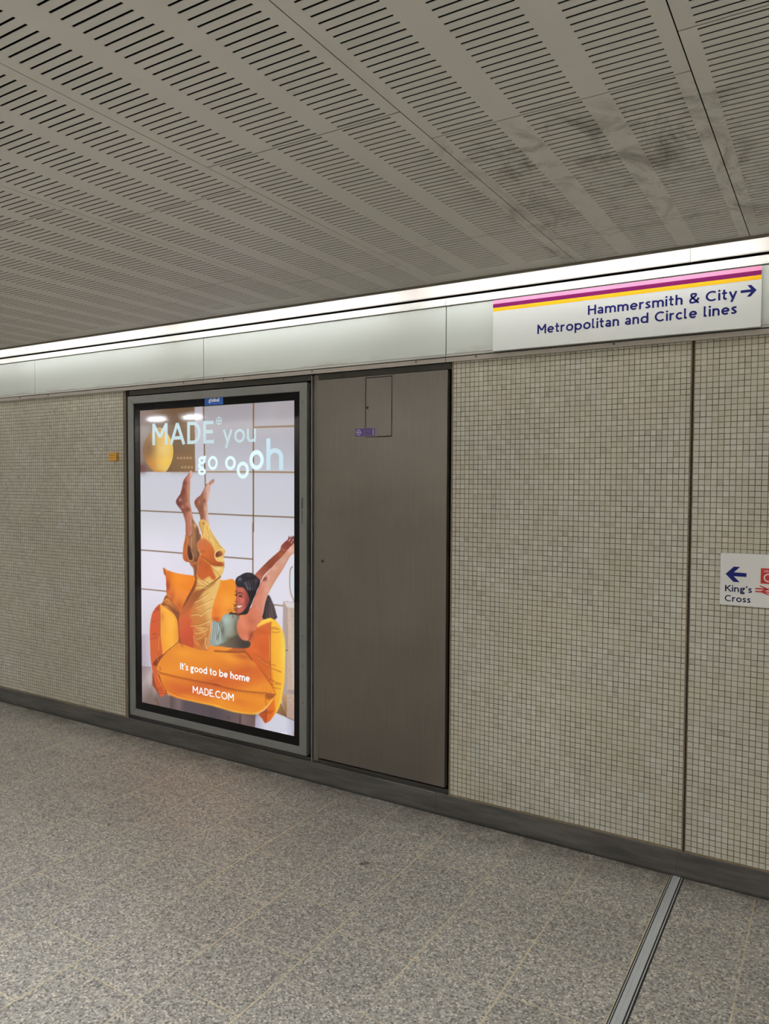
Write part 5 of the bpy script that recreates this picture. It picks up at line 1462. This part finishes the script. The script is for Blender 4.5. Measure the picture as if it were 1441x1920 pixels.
# ------------------------------------------------------------------ long line sign under the ceiling
SY = 3.175
s1 = thing('direction_sign', (-.807, SY, 2.2), 'long white sign with pink, maroon and yellow stripes on the glass panels', 'sign')
SX0, SX1 = -1.3495, -.2645
MB().box(SX0, SX1, SY, SY+.0135, 2.1985, 2.4262).build('sign_panel', M['sign'], s1, bevel=.0012)
for nm, m, z1, z2 in (('pink_stripe', 'pink', 2.4090, 2.4255), ('maroon_stripe', 'purple', 2.3915, 2.4090), ('yellow_stripe', 'yellow', 2.3754, 2.3915)):
    MB().box(SX0+.0005, SX1-.0005, SY-.0006, SY-.0001, z1, z2).build(nm, M[m], s1)
letter('lettering', M['blue'], s1, 'Hammersmith & City', -.9196, 2.3130, .0400, .5720, .172, SY-.0006, gap=.12, space=.3)
letter('lettering', M['blue'], s1, 'Metropolitan and Circle lines', -1.1400, 2.2552, .0405, .7925, .172, SY-.0006, gap=.12, space=.3)
q = [(-.2810, 2.3365), (-.3000, 2.3582), (-.3130, 2.3582), (-.3003, 2.3415), (-.3357, 2.3415), (-.3357, 2.3315), (-.3003, 2.3315), (-.3145, 2.3150), (-.3010, 2.3150)]
MB().prism(q, SY-.0006, SY-.0001).build('arrow', M['blue'], s1)

# ------------------------------------------------------------------ small way-out sign at the right edge
KY = 3.185
s2 = thing('direction_sign', (-.15, KY, 1.1345), "small white wall sign with blue left arrow reading King's Cross", 'sign')
def rrect(x0, x1, z0, z1, r, n=8):
    P = []
    for cx, cz, a in ((x1-r, z1-r, 0), (x0+r, z1-r, 90), (x0+r, z0+r, 180), (x1-r, z0+r, 270)):
        P += arc(cx, cz, r, r, a, a+90, n)
    return P
MB().prism(rrect(-.3868, .08, 1.1345, 1.3365, .006), KY, KY+.0165).build('sign_panel', M['sign_small'], s2)
q = [(-.3680, 1.2550), (-.3393, 1.2850), (-.3168, 1.2850), (-.3386, 1.2632), (-.2943, 1.2624), (-.2943, 1.2476), (-.3386, 1.2476), (-.3168, 1.2254), (-.3393, 1.2258)]
MB().prism(q, KY-.0007, KY-.0002).build('arrow', M['blue'], s2)
t = MB(); write(t, "King's", -.3688, 1.1870, .0252, .0950, .165, KY-.0006, gap=.11); t.build('lettering', M['navy'], s2)
t = MB(); write(t, 'Cross', -.3690, 1.1485, .0247, .0912, .165, KY-.0006, gap=.11); t.build('lettering', M['navy'], s2)
rb = MB().box(-.2450, -.1900, KY-.0007, KY-.0002, 1.2260, 1.2850).build('red_panel', M['red'], s2)
t = MB()
rp = arc(-.2182, 1.2492, .0145, .0140, 0, 360, 40)[:-1]
L, R = ribbon(rp, .0044, True)
for i in range(len(rp)):
    j = (i+1) % len(rp); t.quad(*[(a_[0], KY-.0010, a_[1]) for a_ in (L[i], R[i], R[j], L[j])])
t.build('ring', M['ring'], rb)
t = MB(); write(t, 'Lift', -.2336, 1.2702, .0082, None, .15, KY-.0009, gap=.12); t.build('lettering', M['ring'], rb)
t = MB()
t.box(-.2626, -.1990, KY-.0007, KY-.0002, 1.2031, 1.2083); t.box(-.2626, -.1990, KY-.0007, KY-.0002, 1.1922, 1.1972)
t.prism([(-.2515, 1.2178), (-.2430, 1.2178), (-.2140, 1.2062), (-.2240, 1.2040)], KY-.0009, KY-.0003)
t.prism([(-.2240, 1.2075), (-.2140, 1.2058), (-.2380, 1.1932), (-.2490, 1.1950)], KY-.0011, KY-.0003)
t.prism([(-.2490, 1.1950), (-.2390, 1.1965), (-.2100, 1.1850), (-.2200, 1.1845)], KY-.0013, KY-.0003)
t.build('rail_arrows', M['red'], s2)

# ------------------------------------------------------------------ little yellow box on the tiles
yb = thing('wall_marker', (-3.930, 3.203, 1.735), 'little yellow plastic box fixed to the tiles left of the poster', 'wall fitting')
x0, x1, z0, z1 = -3.9665, -3.8940, 1.7352, 1.7875
n = .006
MB().prism([(x0, z0), (x1, z0), (x1, z0+.018), (x1-n, z0+.0225), (x1, z0+.027), (x1, z1), (x0, z1), (x0, z0+.027), (x0+n, z0+.0225), (x0, z0+.018)], 3.187, 3.2034).build('box_body', M['yellow_box'], yb, bevel=.0012)
MB().box(x0+.007, x1-.007, 3.1862, 3.1871, z0+.0195, z0+.0215).build('fold_line', M['yellow_dark'], yb)
t = MB()
for i in range(7):
    t.box(x0+.008+i*.0082, x0+.0135+i*.0082, 3.1862, 3.1871, z0+.0345, z0+.0375)
t.build('faded_print', M['yellow_dark'], yb)

# ------------------------------------------------------------------ lamps
def tube(x, y, z, mat, label, group):
    t_ = thing('fluorescent_tube', (x, y, z), label, 'light', group)
    MB().cyl((x-.73, y, z), .013, 'x', 1.46, 14).build('glass_tube', mat, t_, smooth=False)
    MB().cyl((x-.745, y, z), .0135, 'x', .016, 14).build('end_cap', M['white_metal'], t_)
    MB().cyl((x+.729, y, z), .0135, 'x', .016, 14).build('end_cap', M['white_metal'], t_)
    MB().box(x-.75, x+.75, y-.02, y+.02, z+.025, z+.07).build('batten', M['white_metal'], t_)
for i in range(10):
    tube(-10.6+i*1.6, 3.03, 2.54, M['tube'], 'white fluorescent tube hidden in the cove over the glass panels', 'tubes in the cove over the glass panels')
for i in range(10):
    tube(-10.6+i*1.6, YF+.27, 2.512, M['far_tube'], 'white fluorescent tube hidden in the cove of the opposite wall', 'tubes in the cove of the opposite wall')
for i in range(-5, 18):
    if i in (2, 3, 4):
        continue
    x = -7.66+i*.64
    l_ = thing('ceiling_lamp', (x, -.5, CEIL-.006), 'short flat ceiling lamp in the row behind the viewpoint', 'light', 'short ceiling lamps behind the viewpoint')
    MB().box(x-.16, x+.16, -.58, -.42, CEIL-.004, CEIL-.0005).build('lamp_frame', M['white_metal'], l_)
    MB().box(x-.135, x+.135, -.535, -.465, CEIL-.006, CEIL-.0042).build('diffuser', M['lamp'], l_)
